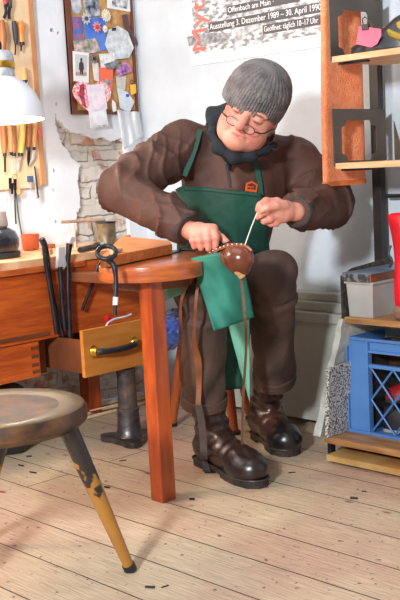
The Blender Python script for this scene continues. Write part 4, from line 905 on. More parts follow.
for i, (x, y, l_, w_, an, lb) in enumerate(((354, 499, .022, .007, 20, 'small black peg lying alone on the open floor at the right'), (6, 445, .03, .012, 60, 'dark scrap on the floor under the round stool, leftmost of the row'), (12, 447, .025, .012, -30, 'curled black scrap on the floor under the round stool, second from the left'), (18, 446, .022, .012, 40, 'black scrap on the floor under the round stool, right of the curled one'),
        (29, 457, .02, .006, 50, 'short black scrap on the floor in front of the stool scraps'), (21, 466, .026, .005, 5, 'thin black scrap nearest the camera by the stool'), (33, 473, .03, .005, 10, 'black bristle scrap left of the stool leg'), (364, 492, .014, .004, 30, 'tiny dark chip just beyond the black peg'), (107, 488, .022, .006, 10, 'small black scrap right of the stool leg'),
        (192, 500, .016, .008, 40, 'small grey-black stone chip right of the table leg'), (123, 461, .026, .003, 60, 'brown bark curl between the stool leg and the table leg'), (292, 473, .022, .004, 50, 'brown leather crumb on the floor in front of the left boot'), (165, 587, .02, .003, 80, 'thin dark twig near the bottom edge'), (150, 588, .024, .006, 30, 'dark chip on the floor right of the stool tip'))):
    c = oZ(x, y); M_ = rotm((0, 0, 1), an)
    tag(MB().box(c+[-l_/2, -w_/2, .0006], c+[l_/2, w_/2, .001+w_*.7], w_*.2, M_, c).build('leather_scrap', M_blk if i not in (10, 11) else brn), lb, 'scrap')
# ================================================================== THE SHOEMAKER
def frame_for(x_dir, up_dir):
    x = np.array(x_dir, float); x /= np.linalg.norm(x); u = np.array(up_dir, float); u -= x*(u@x); u /= np.linalg.norm(u); return x, u
person = root('person', np.array([P(225, 318, 3.62)[0], P(225, 318, 3.62)[1], 0]), 'seated person in grey knit hat, brown jacket and green apron, stitching a shoe', 'person')
# --- head frame: hx = towards picture right, hz = up, hf = out of the face
pit, rol, yaw = math.radians(17), math.radians(29), math.radians(-5)
f0 = -VC*math.cos(yaw)+VA*math.sin(yaw); x0 = VA*math.cos(yaw)+VC*math.sin(yaw)
hf = f0*math.cos(pit)-VB*math.sin(pit); hz = VB*math.cos(pit)+f0*math.sin(pit)
def rotv(v, ax, a): return v*math.cos(a)+np.cross(ax, v)*math.sin(a)+ax*(ax@v)*(1-math.cos(a))
ax = -VC
hx = rotv(x0, ax, -rol); hf = rotv(hf, ax, -rol); hz = rotv(hz, ax, -rol)
HC = P(252.5, 113, 3.30); HS = 1.1
def hd(x, f, z): return HC+(hx*x+hf*f+hz*z)*HS
FR = np.array([hx, hf, hz])
def head_sdf(p):
    q = (p-HC)@FR.T/HS; x = q[:, 0]; ax_ = np.abs(x); f = q[:, 1]; z = q[:, 2]
    Q = np.stack([ax_, f, z], 1)
    E_ = lambda c, r: ell(Q, c, r)
    d = E_((0, -.01, .030), (.078, .096, .080))
    d = smin(d, E_((0, .025, -.035), (.067, .070, .078)), .03)
    d = smin(d, E_((0, .062, -.088), (.032, .032, .028)), .03)            # chin
    d = smin(d, E_((.040, .045, -.045), (.030, .034, .030)), .025)        # cheeks
    d = smin(d, E_((.045, .015, -.075), (.022, .04, .03)), .03)           # jaw
    d = smin(d, E_((.030, .080, .014), (.028, .014, .008)), .012)         # brow
    d = smax(d, -E_((.032, .098, -.004), (.020, .016, .013)), .010)       # sockets
    d = smin(d, E_((.032, .078, -.004), (.0155, .0145, .0125)), .003)     # closed lids / eyeballs
    d = smin(d, cone(Q, (0, .088, .006), (0, .121, -.036), .0085, .0145), .009)
    d = smin(d, E_((.011, .104, -.036), (.009, .011, .008)), .006)        # nostril wings
    d = smin(d, E_((0, .090, -.060), (.025, .013, .006)), .008)           # upper lip
    d = smin(d, E_((0, .088, -.072), (.021, .012, .0055)), .006)           # lower lip
    d = smax(d, -E_((0, .105, -.0655), (.028, .015, .0022)), .003)        # mouth line
    d = smax(d, -cone(Q, (.018, .100, -.042), (.032, .085, -.066), .003, .003), .006)  # smile fold
    d = smax(d, -cone(Q, (.050, .088, -.022), (.058, .078, -.034), .002, .002), .005)
    d = smin(d, E_((.072, -.012, -.012), (.010, .018, .028)), .008)       # ears
    return d*HS
# --- joints
RBh = oZ(198.5, 461); RBt = oZ(264, 489); LBh = np.array([-2.50, 2.70, 0]); LBt = np.array([-2.215, 2.565, 0])
J = dict(neck=P(244, 142, 3.42), chest=P(236, 182, 3.50), belly=P(226, 230, 3.56), pelvis=P(224, 290, 3.62),
         rs=P(184, 146, 3.44), re=P(121, 189, 3.30), rw=P(191, 231, 3.10), ls=P(295, 162, 3.54), le=P(333, 205, 3.47), lw=P(296, 212, 3.12),
         rh=P(203, 288, 3.60), rk=P(205, 291, 3.20),  lh=P(247, 288, 3.62), lk=P(271, 276, 3.32))
def H_(x, y, d): return P(x, y, d)
# right hand (picture left): fist, knuckles to the camera, fingers pressed down; left hand: pinching the thread
RH = dict(palm=[H_(191, 231, 3.10), H_(199, 233, 3.075), H_(209, 233, 3.065)],
          fingers=[[H_(194, 234, 3.065), H_(193, 240, 3.045), H_(194.5, 246.5, 3.055)], [H_(200, 232, 3.055), H_(200, 240, 3.035), H_(201, 248, 3.045)],
                   [H_(207, 229.5, 3.05), H_(208, 239, 3.03), H_(208.5, 249, 3.04)], [H_(213.5, 228.5, 3.05), H_(216, 237, 3.032), H_(215.5, 247.5, 3.04)]],
          thumb=[H_(204, 232, 3.09), H_(216, 234, 3.08), H_(222, 238, 3.065), H_(228, 243, 3.055)])
LH = dict(palm=[H_(294, 212, 3.12), H_(284, 211, 3.10), H_(275, 207, 3.085)],
          fingers=[[H_(277, 202, 3.075), H_(266, 201, 3.055), H_(258, 206, 3.045), H_(254.5, 211, 3.045)],
                   [H_(277, 210, 3.07), H_(267, 211, 3.05), H_(260, 215, 3.05), H_(257, 218, 3.055)],
                   [H_(279, 215, 3.08), H_(270, 219, 3.06), H_(264, 221, 3.065), H_(268, 223, 3.08)],
                   [H_(283, 218, 3.09), H_(276, 223, 3.075), H_(271, 224, 3.08), H_(275, 221, 3.09)]],
          thumb=[H_(284, 206, 3.075), H_(276, 206, 3.05), H_(267, 208, 3.035), H_(258, 211, 3.035)])
def hand_sdf(Hd, big):
    a, b_, c_ = Hd['palm']
    def f(p):
        d = cone(p, a, b_, .026, .030); d = smin(d, cone(p, b_, c_, .030, .024), .015)
        kn = [fg[0] for fg in Hd['fingers']]
        for i in range(3): d = smin(d, cone(p, kn[i], kn[i+1], .0145, .0145), .012)
        for i, fg in enumerate(Hd['fingers']):
            rs = [.0125, .0112, .0098, .0085][:len(fg)] if i < 3 else [.012, .0105, .0092, .008][:len(fg)]
            dd = None
            for k in range(len(fg)-1):
                e = cone(p, fg[k], fg[k+1], rs[k], rs[k+1]); dd = e if dd is None else smin(dd, e, .002)
            for k in range(1, len(fg)-1): dd = smin(dd, np.linalg.norm(p-fg[k], axis=1)-rs[k]*1.1, .003)
            d = smin(d, dd, .0035)
        d = smin(d, chain(p, Hd['thumb'], [.017, .0135, .0115, .009], .004), .005)
        return d
    return local(f, (a+c_)/2, .105)
rhand = hand_sdf(RH, 1); lhand = hand_sdf(LH, 1)
neckl = lambda p: cone(p, J['neck'], hd(0, -.02, -.05), .058, .055)
def leg_in(p, h, k, a, toe):
    return smin(chain(p, [h, k, a], [.075, .055, .026], .02), cone(p, a-np.array([0, 0, .03]), toe, .026, .018), .03)
J['ra'] = RBh+(RBt-RBh)*.25+np.array([0, 0, .09]); J['la'] = LBh+(LBt-LBh)*.27+np.array([0, 0, .09])
def body_sdf(p):
    d = smin(head_sdf(p), neckl(p), .02)
    tor = cone(p, J['rs'], J['ls'], .055, .055)
    tor = smin(tor, ell(p, J['chest'], (.15, .15, .11), np.array([VA, VB, -VC])), .05)
    tor = smin(tor, cone(p, J['chest'], J['pelvis'], .11, .12), .06)
    d = smin(d, tor, .03)
    d = smin(d, smin(chain(p, [J['rs'], J['re']], [.055, .042]), chain(p, [J['re'], J['rw']], [.042, .027]), .01), .02)
    d = smin(d, smin(chain(p, [J['ls'], J['le']], [.055, .042]), chain(p, [J['le'], J['lw']], [.042, .028]), .01), .02)
    d = smin(d, rhand(p), .008); d = smin(d, lhand(p), .008)
    d = smin(d, leg_in(p, J['rh'], J['rk'], J['ra'], RBt*.75+RBh*.25+[0, 0, .045]), .03)
    d = smin(d, leg_in(p, J['lh'], J['lk'], J['la'], LBt*.75+LBh*.25+[0, 0, .045]), .03)
    return d
def bbox(pts, m): a = np.array(pts); return a.min(0)-m, a.max(0)+m
def build_sdf(name, f, pts, m, h, mt, parent=person, vcol=None):
    lo, hi = bbox(pts, m); v, q = sdf_mesh(f, lo, hi, h)
    o = link(name, v, q, mt, parent, smooth=True)
    bm = bmesh.new(); bm.from_mesh(o.data); bmesh.ops.recalc_face_normals(bm, faces=bm.faces)
    # drop crumbs
    bm.to_mesh(o.data); bm.free()
    for p_ in o.data.polygons: p_.use_smooth = True
    return o
allj = [J[k] for k in J]+[hd(0, 0, .12), hd(0, 0, -.12), RBt, RBh, LBt, LBh]
body = build_sdf('body', body_sdf, allj, .13, .0042, M_skin)
# colour by place: lips, cheeks/nose and knuckles redder, brows darker (real skin colouring stored per vertex)
def skin_cols():
    me = body.data; n = len(me.vertices); co = np.empty(n*3); me.vertices.foreach_get('co', co); co = co.reshape(-1, 3)+LOC['person']
    q = (co-HC)@FR.T/HS; ax_ = np.abs(q[:, 0]); g = lambda c, r: np.clip(1-np.sqrt((((np.stack([ax_, q[:, 1], q[:, 2]], 1)-np.array(c))/np.array(r))**2).sum(1)), 0, 1)
    red = np.clip(g((.04, .08, -.04), (.035, .05, .03))*.6+g((0, .12, -.038), (.016, .03, .014))*.8+g((0, .1, -.066), (.026, .02, .010))*.9, 0, 1)
    brow = np.clip(g((.033, .098, .012), (.026, .03, .006))*1.9, 0, 1)
    lid = np.clip(g((.033, .095, -.008), (.020, .03, .004))*2, 0, 1)
    for Hd in (RH, LH):
        for fg in Hd['fingers']:
            for k, pt in enumerate(fg):
                if k in (0, 1, len(fg)-1): red = np.maximum(red, np.clip(1-np.linalg.norm(co-pt, axis=1)/.016, 0, 1)*.8)
        pt = Hd['thumb'][-1]; red = np.maximum(red, np.clip(1-np.linalg.norm(co-pt, axis=1)/.016, 0, 1)*.6)
    a = me.attributes.new('zones', 'FLOAT_COLOR', 'POINT'); buf = np.ones((n, 4)); buf[:, 0] = red; buf[:, 1] = brow; buf[:, 2] = lid
    a.data.foreach_set('color', buf.ravel())
    nt = M_skin.node_tree; b_ = nt.nodes['Principled BSDF']; src = b_.inputs['Base Color'].links[0].from_socket
    at = nt.nodes.new('ShaderNodeAttribute'); at.attribute_name = 'zones'; sp = nt.nodes.new('ShaderNodeSeparateColor'); nt.links.new(at.outputs['Color'], sp.inputs[0])
    for k, col in ((0, (204, 92, 84)), (1, (110, 84, 74)), (2, (128, 74, 62))):
        mx = nt.nodes.new('ShaderNodeMix'); mx.data_type = 'RGBA'; nt.links.new(sp.outputs[k], mx.inputs[0]); nt.links.new(src, mx.inputs[6]); mx.inputs[7].default_value = lin(col); src = mx.outputs[2]
    nt.links.new(src, b_.inputs['Base Color'])
skin_cols()
# --- jacket
def along(p, a, b_):
    ab = b_-a; return ((p-a)@ab)/(ab@ab), np.linalg.norm(ab)
def torso_sdf(p):
    d = cone(p, J['rs']+VC*.0, J['ls'], .078, .080)
    d = smin(d, ell(p, J['chest'], (.185, .165, .135), np.array([VA, VB, -VC])), .06)
    d = smin(d, chain(p, [J['chest'], J['belly'], J['pelvis']+VB*.02], [.13, .142, .155], .05), .06)
    d = smin(d, cone(p, J['neck']-VB*.02, J['neck']+VB*.02, .085, .074), .05)
    return d
def sleeve(p, s, e, w_, rs, sd):
    d = smin(chain(p, [s, e], rs[:2]), chain(p, [e, w_], rs[1:]), .012)
    m = d < .05
    if m.any():
        q = p[m]; t1, L1 = along(q, s, e); t2, L2 = along(q, e, w_)
        # ring folds: diagonal, strongest at the elbow and above the cuff
        cr = lambda x: (1-np.abs(np.sin(x)))**2.2
        fo = -cr(t2*L2*36+3.2*np.sin(q@(VB*20+VA*11)+sd))*np.exp(-((t2-.85)/.25)**2)*.015
        fo -= cr(t2*L2*30+3.0*np.sin(q@(VA*17-VC*12)+sd)+sd)*np.exp(-((t2-.10)/.33)**2)*.016
        fo -= cr(t1*L1*30+2.0*np.sin(q@(VB*14+VC*10))+sd)*np.exp(-((t1-.75)/.45)**2)*.014
        fo -= cr(t1*L1*52+2.6*np.sin(q@(VB*20-VA*12))+sd*3)*np.exp(-((t1-.5)/.5)**2)*.008
        fo += folds(q, .014, 22, int(sd*10)+3)
        d = d.copy(); d[m] += fo
    return d
def cuff(p, w_, dirv, r):
    return cone(p, w_-dirv*.045, w_+dirv*.004, r, r*.96)
rdir = (J['rw']-J['re'])/np.linalg.norm(J['rw']-J['re']); ldir = (J['lw']-J['le'])/np.linalg.norm(J['lw']-J['le'])
RC = J['rw']-rdir*.012; LCf = J['lw']-ldir*.004
def jacket(p):
    tor = torso_sdf(p); m = tor < .06
    if m.any(): tor[m] += folds(p[m], .020, 17, 5)
    d = smin(tor, sleeve(p, J['rs'], J['re'], J['rw']-rdir*.04, [.084, .074, .054], 1.0), .03)
    d = smin(d, sleeve(p, J['ls'], J['le'], J['lw']-ldir*.03, [.082, .072, .052], 2.2), .03)
    d = smin(d, cuff(p, RC, rdir, .049), .006); d = smin(d, cuff(p, LCf, ldir, .048), .006)
    # cut flat at the cuffs, hem under the apron
    for (w_, dv) in ((RC, rdir), (LCf, ldir)):
        near = np.linalg.norm(p-w_, axis=1) < .10
        pl = (p-w_)@dv; d = np.where(near, np.maximum(d, pl), d)
    return d
jk = build_sdf('jacket', jacket, [J[k] for k in ('neck', 'rs', 're', 'rw', 'ls', 'le', 'lw', 'pelvis', 'chest')], .17, .0048, M_jacket)
for (w_, dv, r) in ((RC, rdir, .047), (LCf, ldir, .046)):
    MB().lathe(w_-dv*.045, [(r*1.02, 0), (r*1.09, .006), (r*1.09, .022), (r*1.08, .042), (r*.98, .047), (r*.82, .047), (r*.8, .03)], dv, 32).build('cuff', mat('jacket_rib_cuff', (66, 54, 50), (52, 42, 40), 60, .8, .4, 90), jk, smooth=True)
# zip and collar
zp = [P(224, 158, 3.345), P(226, 166, 3.345), P(228, 176, 3.345), P(230, 187, 3.345)]
def onsurf(f, x, y, off=.0, d0=2.9, d1=3.8):
    """march the sight line until the surface; returns the point lifted off it"""
    d = d0
    for _ in range(90):
        p = P(x, y, d); s = f(p[None])[0]-off
        if s < .0008: break
        d += s*.8
        if d > d1: break
    return P(x, y, d)
zl = [onsurf(jacket, x, y, .003) for x, y in ((225, 158), (226, 165), (227.5, 172), (229, 180), (230, 187))]
MB().ribbon(spline(zl, 4), .008, .004, VA).build('zipper', mat('dark_zip', (40, 36, 36)), jk)
MB().ribbon([onsurf(jacket, 226, 157, .012), onsurf(jacket, 226, 163, .012)], .005, .003, VA).build('zip_puller', M_bright, jk)
# --- fleece scarf / collar
cpts = [P(219, 100, 3.50), P(210, 110, 3.43), P(213, 134, 3.32), P(219, 148, 3.27), P(234, 158, 3.25), P(252, 157, 3.26), P(266, 150, 3.30), P(274, 146, 3.36), P(276, 138, 3.44)]
def scarf(p):
    d = ell(p, P(240, 129, 3.43), (.118, .098, .095), np.array([VA, VB, -VC]))
    d = smin(d, chain(p, cpts[1:-1], [.014, .017, .018, .017, .016, .014, .012], .02), .03)
    d = smin(d, chain(p, [P(224, 150, 3.27), P(229, 160, 3.30), P(230, 170, 3.335)], [.014, .014, .008], .01), .02)
    m = d < .04
    if m.any():
        q = p[m]; d[m] += folds(q, .012, 24, 9)
        d[m] = smax(d[m], -(head_sdf(q)-.003), .008)
    return d
build_sdf('scarf', scarf, cpts, .13, .005, M_scarf)
# --- trousers
RHEM = P(204, 403, 3.36); LHEM = P(274, 380, 3.58)
rkh = RHEM-J['rk']; rkh /= np.linalg.norm(rkh); lkh = LHEM-J['lk']; lkh /= np.linalg.norm(lkh)
def tleg(p, h, k, hem, kh, rs, sd):
    ext = hem+kh*.07
    d = smin(chain(p, [h, k], rs[:2]), chain(p, [k, ext], [rs[1]*.97, rs[2]]), .02)
    m = d < .05
    if m.any():
        q = p[m]; t, L_ = along(q, k, hem)
        fo = np.sin(t*L_*42+2.6*np.sin(q@(VA*26+VC*10))+sd)*.0045*np.exp(-((t-.88)/.25)**2)
        fo += np.sin(t*L_*50+3*np.sin(q@(VA*16))+sd*1.7)*.0055*np.exp(-((t-.10)/.22)**2)
        fo += folds(q, .020, 15, int(sd*7)+1, np.diag([1, 1, .45]))
        fo += .006*np.exp(-((t-.17+.02*np.sin(q@VA*30))/.018)**2)-.004*np.exp(-((t-.22)/.03)**2); fo -= .0035*np.exp(-((t-.975)/.012)**2); fo += .0025*np.exp(-((t-.94)/.01)**2)
        d = d.copy(); d[m] += fo
    return np.maximum(d, np.where(np.linalg.norm(p-hem, axis=1) < .16, (p-hem)@kh, -1))
RTR = [.098, .079, .072]; LTR = [.10, .083, .069]
def trousers(p):
    d = smin(tleg(p, J['rh'], J['rk'], RHEM, rkh, RTR, 1.0), tleg(p, J['lh'], J['lk'], LHEM, lkh, LTR, 2.0), .012)
    return smin(d, ell(p, J['pelvis'], (.17, .13, .13), np.array([VA, VB, -VC])), .04)
tro = build_sdf('trousers', trousers, [J['rh'], J['rk'], RHEM, J['lh'], J['lk'], LHEM, J['pelvis']], .16, .0055, M_trous)
for hem, kh, r in ((RHEM, rkh, .073), (LHEM, lkh, .071)):
    MB().lathe(hem-kh*.032, [(r*.98, 0), (r*1.05, .002), (r*1.06, .016), (r*1.06, .034), (r*1.0, .036), (r*.9, .034), (r*.88, .01)], kh, 36).build('hem_band', M_trous, tro, smooth=True)
# --- boots
def boot(heel, toe, hem, kh, ank, label, sd):
    u = toe-heel; L_ = np.linalg.norm(u[:2]); u = u/np.linalg.norm(u); s_ = np.cross([0, 0, 1], u); z = np.array([0, 0, 1.])
    g = lambda a, b_, h: heel+u*a*L_+s_*b_+z*h
    sh_top = hem-kh*.06
    def f(p):
        d = chain(p, [g(.17, 0, .068), g(.45, 0, .075), g(.72, 0, .052), g(.85, 0, .047)], [.049, .050, .053, .046], .03)
        d = smin(d, ell(p, g(.79, 0, .048), (.066, .058, .044), np.array([u, s_, z])), .02)
        sh = chain(p, [sh_top, g(.27, 0, .125), g(.22, 0, .08)], [.062, .051, .047], .03)
        d = smin(d, sh, .035)
        m = d < .04
        if m.any():
            q = p[m]; h = q[:, 2]; a = (q-heel)@u/L_
            fo = np.sin(h*150+3*np.sin(a*9+sd)+sd)*.0028*np.exp(-((h-.17)/.06)**2)
            fo += np.sin(a*L_*160+2*np.sin(q@s_*40)+sd)*.0020*np.exp(-((a-.6)/.12)**2)*(h > .05)
            d = d.copy(); d[m] += fo+folds(q, .003, 40, 4)
        return np.maximum(d, .020-p[:, 2])
    o = build_sdf('boot', f, [heel, toe, sh_top], .09, .0045, M_boot)
    # toe zone darker leather is part of the boot's own dye
    ws = [(.012, 0), (.018, .3), (.04, .56), (.09, .74), (.22, .80), (.42, .70), (.62, .95), (.78, 1.04), (.90, .82), (.965, .46), (.985, 0)]
    hw = .053
    out = [g(a, b_*hw, .009) for a, b_ in ws]+[g(a, -b_*hw, .009) for a, b_ in ws[-2:0:-1]]
    MB().prism(out, (0, 0, .014)).build('sole', M_sole, o, bevel=.003)
    hl = [g(a, b_*hw, .0006) for a, b_ in ws[:4]]+[g(.27, .78*hw, .0006), g(.27, -.78*hw, .0006)]+[g(a, -b_*hw, .0006) for a, b_ in ws[3:0:-1]]
    MB().prism(hl, (0, 0, .009)).build('heel', M_sole, o)
    fp = [g(a, b_*hw, .0006) for a, b_ in ((.52, .8), (.62, .95), (.78, 1.0), (.92, .76), (.98, .3))]; fp += [g(a, -b_*hw, .0006) for a, b_ in ((.98, .3), (.92, .76), (.78, 1.0), (.62, .95), (.52, .8))]
    MB().prism(fp, (0, 0, .009)).build('tread', M_sole, o)
    ln = [g(a, math.copysign(1, sgn)*.0, .0) for a, sgn in ()]
    pts = [g(a, b_*hw*1.02, .025) for a, b_ in ws]+[g(a, -b_*hw*1.02, .025) for a, b_ in ws[-2::-1]]
    MB().tube(spline(pts, 3), .0035, 6).build('welt', M_dkleather, o, smooth=True)
    return o, g
bR, gR = boot(RBh, RBt, RHEM, rkh, J['ra'], '', .5)
bL, gL = boot(LBh, LBt, LHEM, lkh, J['la'], '', 1.9)
# boot leather: brown shaft, nearly black toe
nt = M_boot.node_tree; b_ = nt.nodes['Principled BSDF']
# --- knit beanie
def beanie():
    up = rotv(hz, hx, math.radians(19)); up = up/np.linalg.norm(up)
    up = up+hx*.09; up /= np.linalg.norm(up)
    bf = hf-up*(hf@up); bf /= np.linalg.norm(bf); bx = np.cross(bf, up)
    up = rotv(up, -hf, math.radians(-5)) if False else up; c = hd(-.013, -.010, .034); nA = 264; rows = 84; v = []; f = []
    # profile by arc: rim -> crown
    prof = [(-.012, .98), (.0, 1.01), (.02, 1.03), (.042, 1.02), (.05, .995), (.058, 1.005), (.075, .955), (.095, .85), (.112, .70), (.126, .50), (.134, .27), (.137, .0)]
    hs = np.array([q[0] for q in prof]); rr = np.array([q[1] for q in prof])
    ts = np.linspace(0, 1, rows); s = np.concatenate([[0], np.cumsum(np.hypot(np.diff(hs), np.diff(rr)*.1))]); s /= s[-1]
    for j, t in enumerate(ts):
        h = np.interp(t, s, hs); r = np.interp(t, s, rr)
        for k in range(nA):
            a = 2*math.pi*k/nA
            fade = min(1, r*1.5)
            rib = (abs(math.sin(a*33)))**.8*.0045*fade if t < .40 else (.0032*abs(math.sin(a*16.5+.4))+.0016*math.sin(a*66)*math.sin(t*rows*1.6))*fade
            stitch = .0009*math.sin(t*rows*2.2+a*33)
            # soft slouch of the crown
            sl = .006*math.sin(2*a+1)*(t > .4)*(t-.4)
            R1 = .100*r+rib+stitch+sl; R2 = .115*r+rib+stitch+sl
            hh = h+(.010*math.cos(a-math.pi)*0)
            dip = -.012*math.cos(a-math.pi/2)*0
            v.append(c+bx*math.cos(a)*R1+bf*math.sin(a)*R2+up*(hh-.020*(1-max(math.sin(a), 0))**1.0*(1-t)**1.5))
    for j in range(rows-1):
        for k in range(nA): f.append((j*nA+k, j*nA+(k+1) % nA, (j+1)*nA+(k+1) % nA, (j+1)*nA+k))
    f.append(tuple((rows-1)*nA+k for k in range(nA)))
    o = link('knit_hat', v, f, M_knit, person, smooth=True)
    md = o.modifiers.new('s', 'SOLIDIFY'); md.thickness = .004; md.offset = -1
beanie()
# --- glasses
gm = mat('dark_glasses_wire', (40, 34, 40), rough=.3, metal=.6)
gl = None
zg = -.034; fg_ = .122
def lens(sx_):
    cx = .0265*sx_
    return [hd(cx+math.cos(a)*.0175, fg_-.010*abs(cx+math.cos(a)*.0175)/.05, zg+math.sin(a)*.0105+(.002 if math.sin(a) > 0 else 0)) for a in np.linspace(0, 2*math.pi, 25)]
b = MB(); b.tube(lens(-1), .0013, 6, False).tube(lens(1), .0013, 6, False).tube(spline([hd(-.010, fg_, zg+.003), hd(0, fg_+.006, zg+.008), hd(.010, fg_, zg+.003)], 4), .0013, 6)
gl = b.build('glasses', gm, person, smooth=True)
for s_ in (-1, 1):
    MB().tube(spline([hd(.044*s_, fg_-.010, zg+.003), hd(.066*s_, .095, zg+.008), hd(.077*s_, .03, -.012), hd(.079*s_, -.01, -.012)], 5), .0024, 6).build('temple', M_blk, gl, smooth=True)
    MB().prism(lens(s_)[:-1], hf*.0008).build('lens', mat('clear_lens', (255, 255, 255), rough=.05, alpha=.03, spec=.2), gl)
MB().tube(spline([hd(.080, .02, -.02), hd(.083, .02, -.06), P(277, 150, 3.30), P(275, 146, 3.28)], 5), .0022, 6).build('neck_cord', M_blk, gl, smooth=True)
# grey hair tuft at the temple
def hairf(p):
    q = (p-HC)@FR.T/HS; Q = np.stack([np.abs(q[:, 0]), q[:, 1], q[:, 2]], 1)
    return np.maximum(ell(Q, (.070, -.015, -.015), (.013, .03, .035)), -(head_sdf(p)+.001))
# --- apron
U = lambda p: (p-O0)
def pix_uv(pts, d): # flat pattern piece measured in the chest plane
    return [(((x-200)/FPX*d), ((300-y)/FPX*d)) for x, y in pts]
def shell(base, off, th, poly, d, seed, amp=.004):
    def f(p):
        b_ = base(p); m = np.abs(b_-off) < .05; r = np.maximum(b_-off-th, off-.022-b_)
        if m.any():
            q = p[m]; bb = b_[m]+folds(q, amp, 16, seed); w_ = q-O0; u = w_@VA/(w_@VC)*d; v = w_@VB/(w_@VC)*d
            r[m] = np.maximum(np.maximum(bb-off-th, off-.022-bb), polysdf(u, v, poly))
        return r
    return f
bibpoly = pix_uv([(164, 194), (182, 186), (205, 187), (230, 190), (261, 193), (266, 210), (268, 232), (271, 262), (262, 285), (160, 285), (156, 250)], 3.4)
def bibbase(p): return smin(torso_sdf(p), ell(p, J['pelvis'], (.17, .13, .13), np.array([VA, VB, -VC])), .05)
def bibf(p):
    r = shell(bibbase, .018, .0035, bibpoly, 3.4, 5, .012)(p)
    return np.maximum(r, (p-J['chest'])@VC-.04)
apron = build_sdf('apron_bib', bibf, [J['chest'], J['pelvis'], J['rs'], J['ls']], .16, .0055, M_apron)
def strapline(pts, wd, m, name, par, th=.004, off=.006, base=jacket):
    q = [onsurf(base, x, y, off) for x, y in pts]; q = spline([k for k in q if base(k[None])[0] < .03], 5)
    q = np.array(q)
    for _ in range(3): q[1:-1] = (q[:-2]+q[1:-1]*2+q[2:])/4
    MB().ribbon(list(q), wd, th, VA+VB*.2).build(name, m, par, smooth=False)
strapline([(203, 116), (200, 130), (196, 145), (190, 162), (184, 176), (180, 189)], .017, M_apron, 'apron_strap', apron)
strapline([(254, 160), (257, 168), (259, 178), (260, 186), (261, 196)], .016, M_apron, 'apron_strap', apron)
# hem seam of the bib
hm = [onsurf(bibf, x, y, .0015) for x, y in ((184, 190.5), (195, 190.5), (206, 191), (218, 192), (230, 193.5), (245, 195), (258, 196.5))]
MB().tube(spline(hm, 4), .0012, 6).build('bib_seam', mat('dark_green_stitch', (10, 48, 40)), apron)
# orange woven badge with lettering
def badge():
    a, b_, c_, d_ = [onsurf(jacket, x, y, .009) for x, y in ((245, 191), (256.5, 192.5), (257.5, 182), (246, 180))]
    x = b_-a; wd = np.linalg.norm(x); x /= wd; y = d_-a; hg = np.linalg.norm(y); y -= x*(y@x); y /= np.linalg.norm(y); n = np.cross(x, y)
    if n@VC > 0: n = -n
    pts = [a, a+x*wd, a+x*wd+y*hg*.72, a+x*wd*.5+y*hg*.98, a+y*hg*.72]
    o = MB().prism(pts, n*.003).build('badge', mat('orange_badge', (226, 94, 40)), jk)
    MB().prism([a+x*wd*.15+y*hg*.22+n*.0032, a+x*wd*.85+y*hg*.22+n*.0032, a+x*wd*.85+y*hg*.62+n*.0032, a+x*wd*.5+y*hg*.8+n*.0032, a+x*wd*.15+y*hg*.62+n*.0032], n*.0005).build('badge_field', mat('dark_badge_field', (96, 44, 30)), o)
    textmesh('badge_lettering', 'engel', .0105, a+x*wd*.16+y*hg*.36+n*.0042, x, y, mat('badge_orange_ink', (240, 130, 60)), o, .0002, .95)
badge()
# draped lower cloth over the right thigh
def drape(name, pts, m, bul, th=.003, wr=.004, seed=0, par=apron, nu=26, nv=26):
    rr = np.random.default_rng(seed); ph = rr.uniform(0, 6, 4)
    fn = quadfn(*pts, lambda u, v: bul*4*u*(1-u)*(1-v*.55)+wr*(math.sin(11*u+3*v+ph[0])+.7*math.sin(17*u-5*v+ph[1]))*(.25+v)+wr*.6*math.sin(9*v+4*u+ph[2]))
    return cloth(name, fn, nu, nv, th, m, par)
drape('apron_flap', [P(191, 258, 3.085), P(240, 250, 3.06), P(254, 317, 3.14), P(214, 331, 3.03)], M_apron2, .045, seed=3)
drape('apron_hem', [P(156, 262, 3.26), P(194, 262, 3.13), P(185, 293, 3.11), P(155, 304, 3.27)], M_apron3, .0, seed=5)
drape('apron_skirt', [P(226, 318, 3.24), P(249, 312, 3.26), P(250, 403, 3.36), P(241, 372, 3.34)], M_apron3, .0, seed=8, wr=.002)
drape('apron_skirt', [P(222, 300, 3.30), P(252, 300, 3.34), P(247, 388, 3.42), P(226, 390, 3.40)], M_apron, .0, seed=9, wr=.002)
# ================================================================== SHOE IN WORK, THREAD, STRAPS
sc0 = P(237, 257, 2.99)
t = root('brown_shoe', sc0, 'polished brown leather shoe turned sole up on the person\'s knee, being stitched', 'shoe')
su = np.array(P(239, 259, 2.975)-P(214, 258, 3.11)); Ls = np.linalg.norm(su); su /= Ls; s0 = P(214, 258, 3.11)
def ushoe(p):
    d = chain(p, [s0, P(228, 256, 3.05), P(238, 258.5, 3.0), P(243, 259, 2.985)], [.020, .026, .037, .028], .03)
    d = smin(d, cone(p, P(239, 259, 3.0), P(242, 270, 3.005), .034, .020), .02)
    cut = (p-P(232, 247.5, 3.0))@VB
    d = smax(d, cut-.003, .006)
    return d
lo_, hi_ = bbox([s0, P(243, 260, 2.985)], .07); v, f = sdf_mesh(ushoe, lo_, hi_, .0035); b = MB(); b.add(v, f); b.build('shoe_upper', M_shoe, t, smooth=True)
sp_ = spline([P(203, 260, 3.10), P(210, 253, 3.06), P(220, 248, 3.03), P(232, 245, 3.01), P(245, 245.5, 2.985), P(252, 251, 2.97)], 6)
MB().ribbon(sp_, [.010+.02*math.sin(math.pi*i/(len(sp_)-1)) for i in range(len(sp_))], .006, VC+VB*.2).build('welt_strip', M_leather, t)
MB().tube(spline([P(236, 268, 2.99), P(240, 273, 2.995), P(243, 277, 3.0)], 4), [.014]*4+[.012]*4+[.008], 10).build('lining', mat('tan_lining', (196, 150, 100)), t, smooth=True)
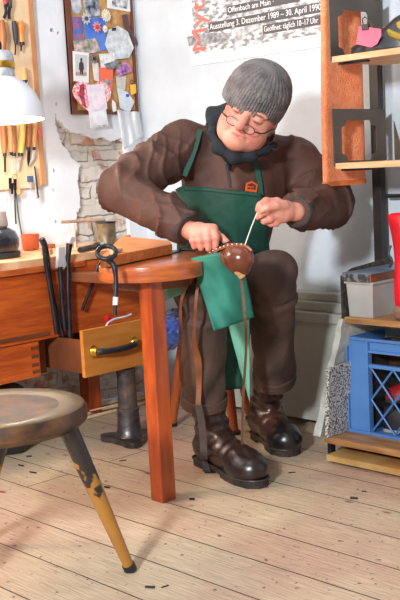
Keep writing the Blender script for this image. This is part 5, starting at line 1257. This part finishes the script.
for i in range(9):
    k = 6+i*2; q = sp_[min(k, len(sp_)-1)]-VC*.018+VB*.001
    MB().box(q-.0015, q+.0015).build('stitch', M_white, t)
for y in (251, ):
    for a, b2 in ((236, 241), (243, 246)): pass
tag(MB().tube([P(245, 245, 2.965), P(251, 228, 3.0), P(257, 213, 3.035)], .0018, 6).build('waxed_thread', mat('pale_thread', (232, 222, 206))), 'pale waxed thread pulled taut from the shoe up to the pinching hand', 'thread')
tag(MB().tube([P(216, 248, 3.02), P(226, 243, 3.03), P(232, 240.5, 3.05)], [.0012, .002, .0028], 6).build('sewing_awl', M_steel), 'short steel awl point under the right fist beside the shoe', 'awl')
# straps
sf = lambda x, y, d: P(x, y, d)
pa_ = [P(202, 262, 3.10), P(195, 274, 3.09), P(187, 286, 3.09), P(181, 302, 3.10), P(180.5, 330, 3.17), P(180, 355, 3.24), P(180.5, 375, 3.29), P(183, 386, 3.30)]
tag(MB().ribbon(spline(pa_, 5), .009, .003, VA).build('leather_strap', M_leather), 'narrow tan leather strap looping down the outer side of the left-hand trouser leg', 'strap')
t = root('stirrup_strap', P(200, 400, 3.2), 'long leather stirrup strap running from the knee down around the nearer boot', 'strap')
pb_ = [P(203, 263, 3.09), P(199, 278, 3.08), P(196, 300, 3.07), P(195, 320, 3.10), P(194, 342, 3.15), P(198, 362, 3.20), P(199, 385, 3.24), P(198, 405, 3.24)]
MB().ribbon(spline(pb_, 5), [.009]*18+[.010, .012, .014, .017, .020, .021, .022, .022, .021, .020, .019, .018]+[.016]*6, .003, VA).build('upper_strap', M_leather, t)
pc_ = [P(198, 404, 3.24), P(201, 420, 3.245), P(203, 440, 3.25), P(204, 458, 3.26), gR(.33, -.055, .05), gR(.36, -.053, .012), gR(.37, -.03, .004), gR(.37, .03, .004)]
MB().ribbon(spline(pc_, 5), .022, .003, VA).build('lower_strap', M_dkleather, t)
pd_ = [P(240, 270, 2.98), P(245, 300, 3.0), P(245, 350, 3.10), P(243, 400, 3.2), P(241, 440, 3.28), P(241, 452, 3.30)]
tag(MB().ribbon(spline([P(241, 276, 3.02), P(245, 318, 3.0), P(246, 350, 3.10), P(243, 400, 3.19), P(242, 451, 3.27)], 6), .008, .004, VA).build('leather_strap', mat('brown_strap_leather', (112, 74, 52), (88, 56, 40), 14, .55)), 'straight brown leather strap hanging between the two legs down to the boot', 'strap')
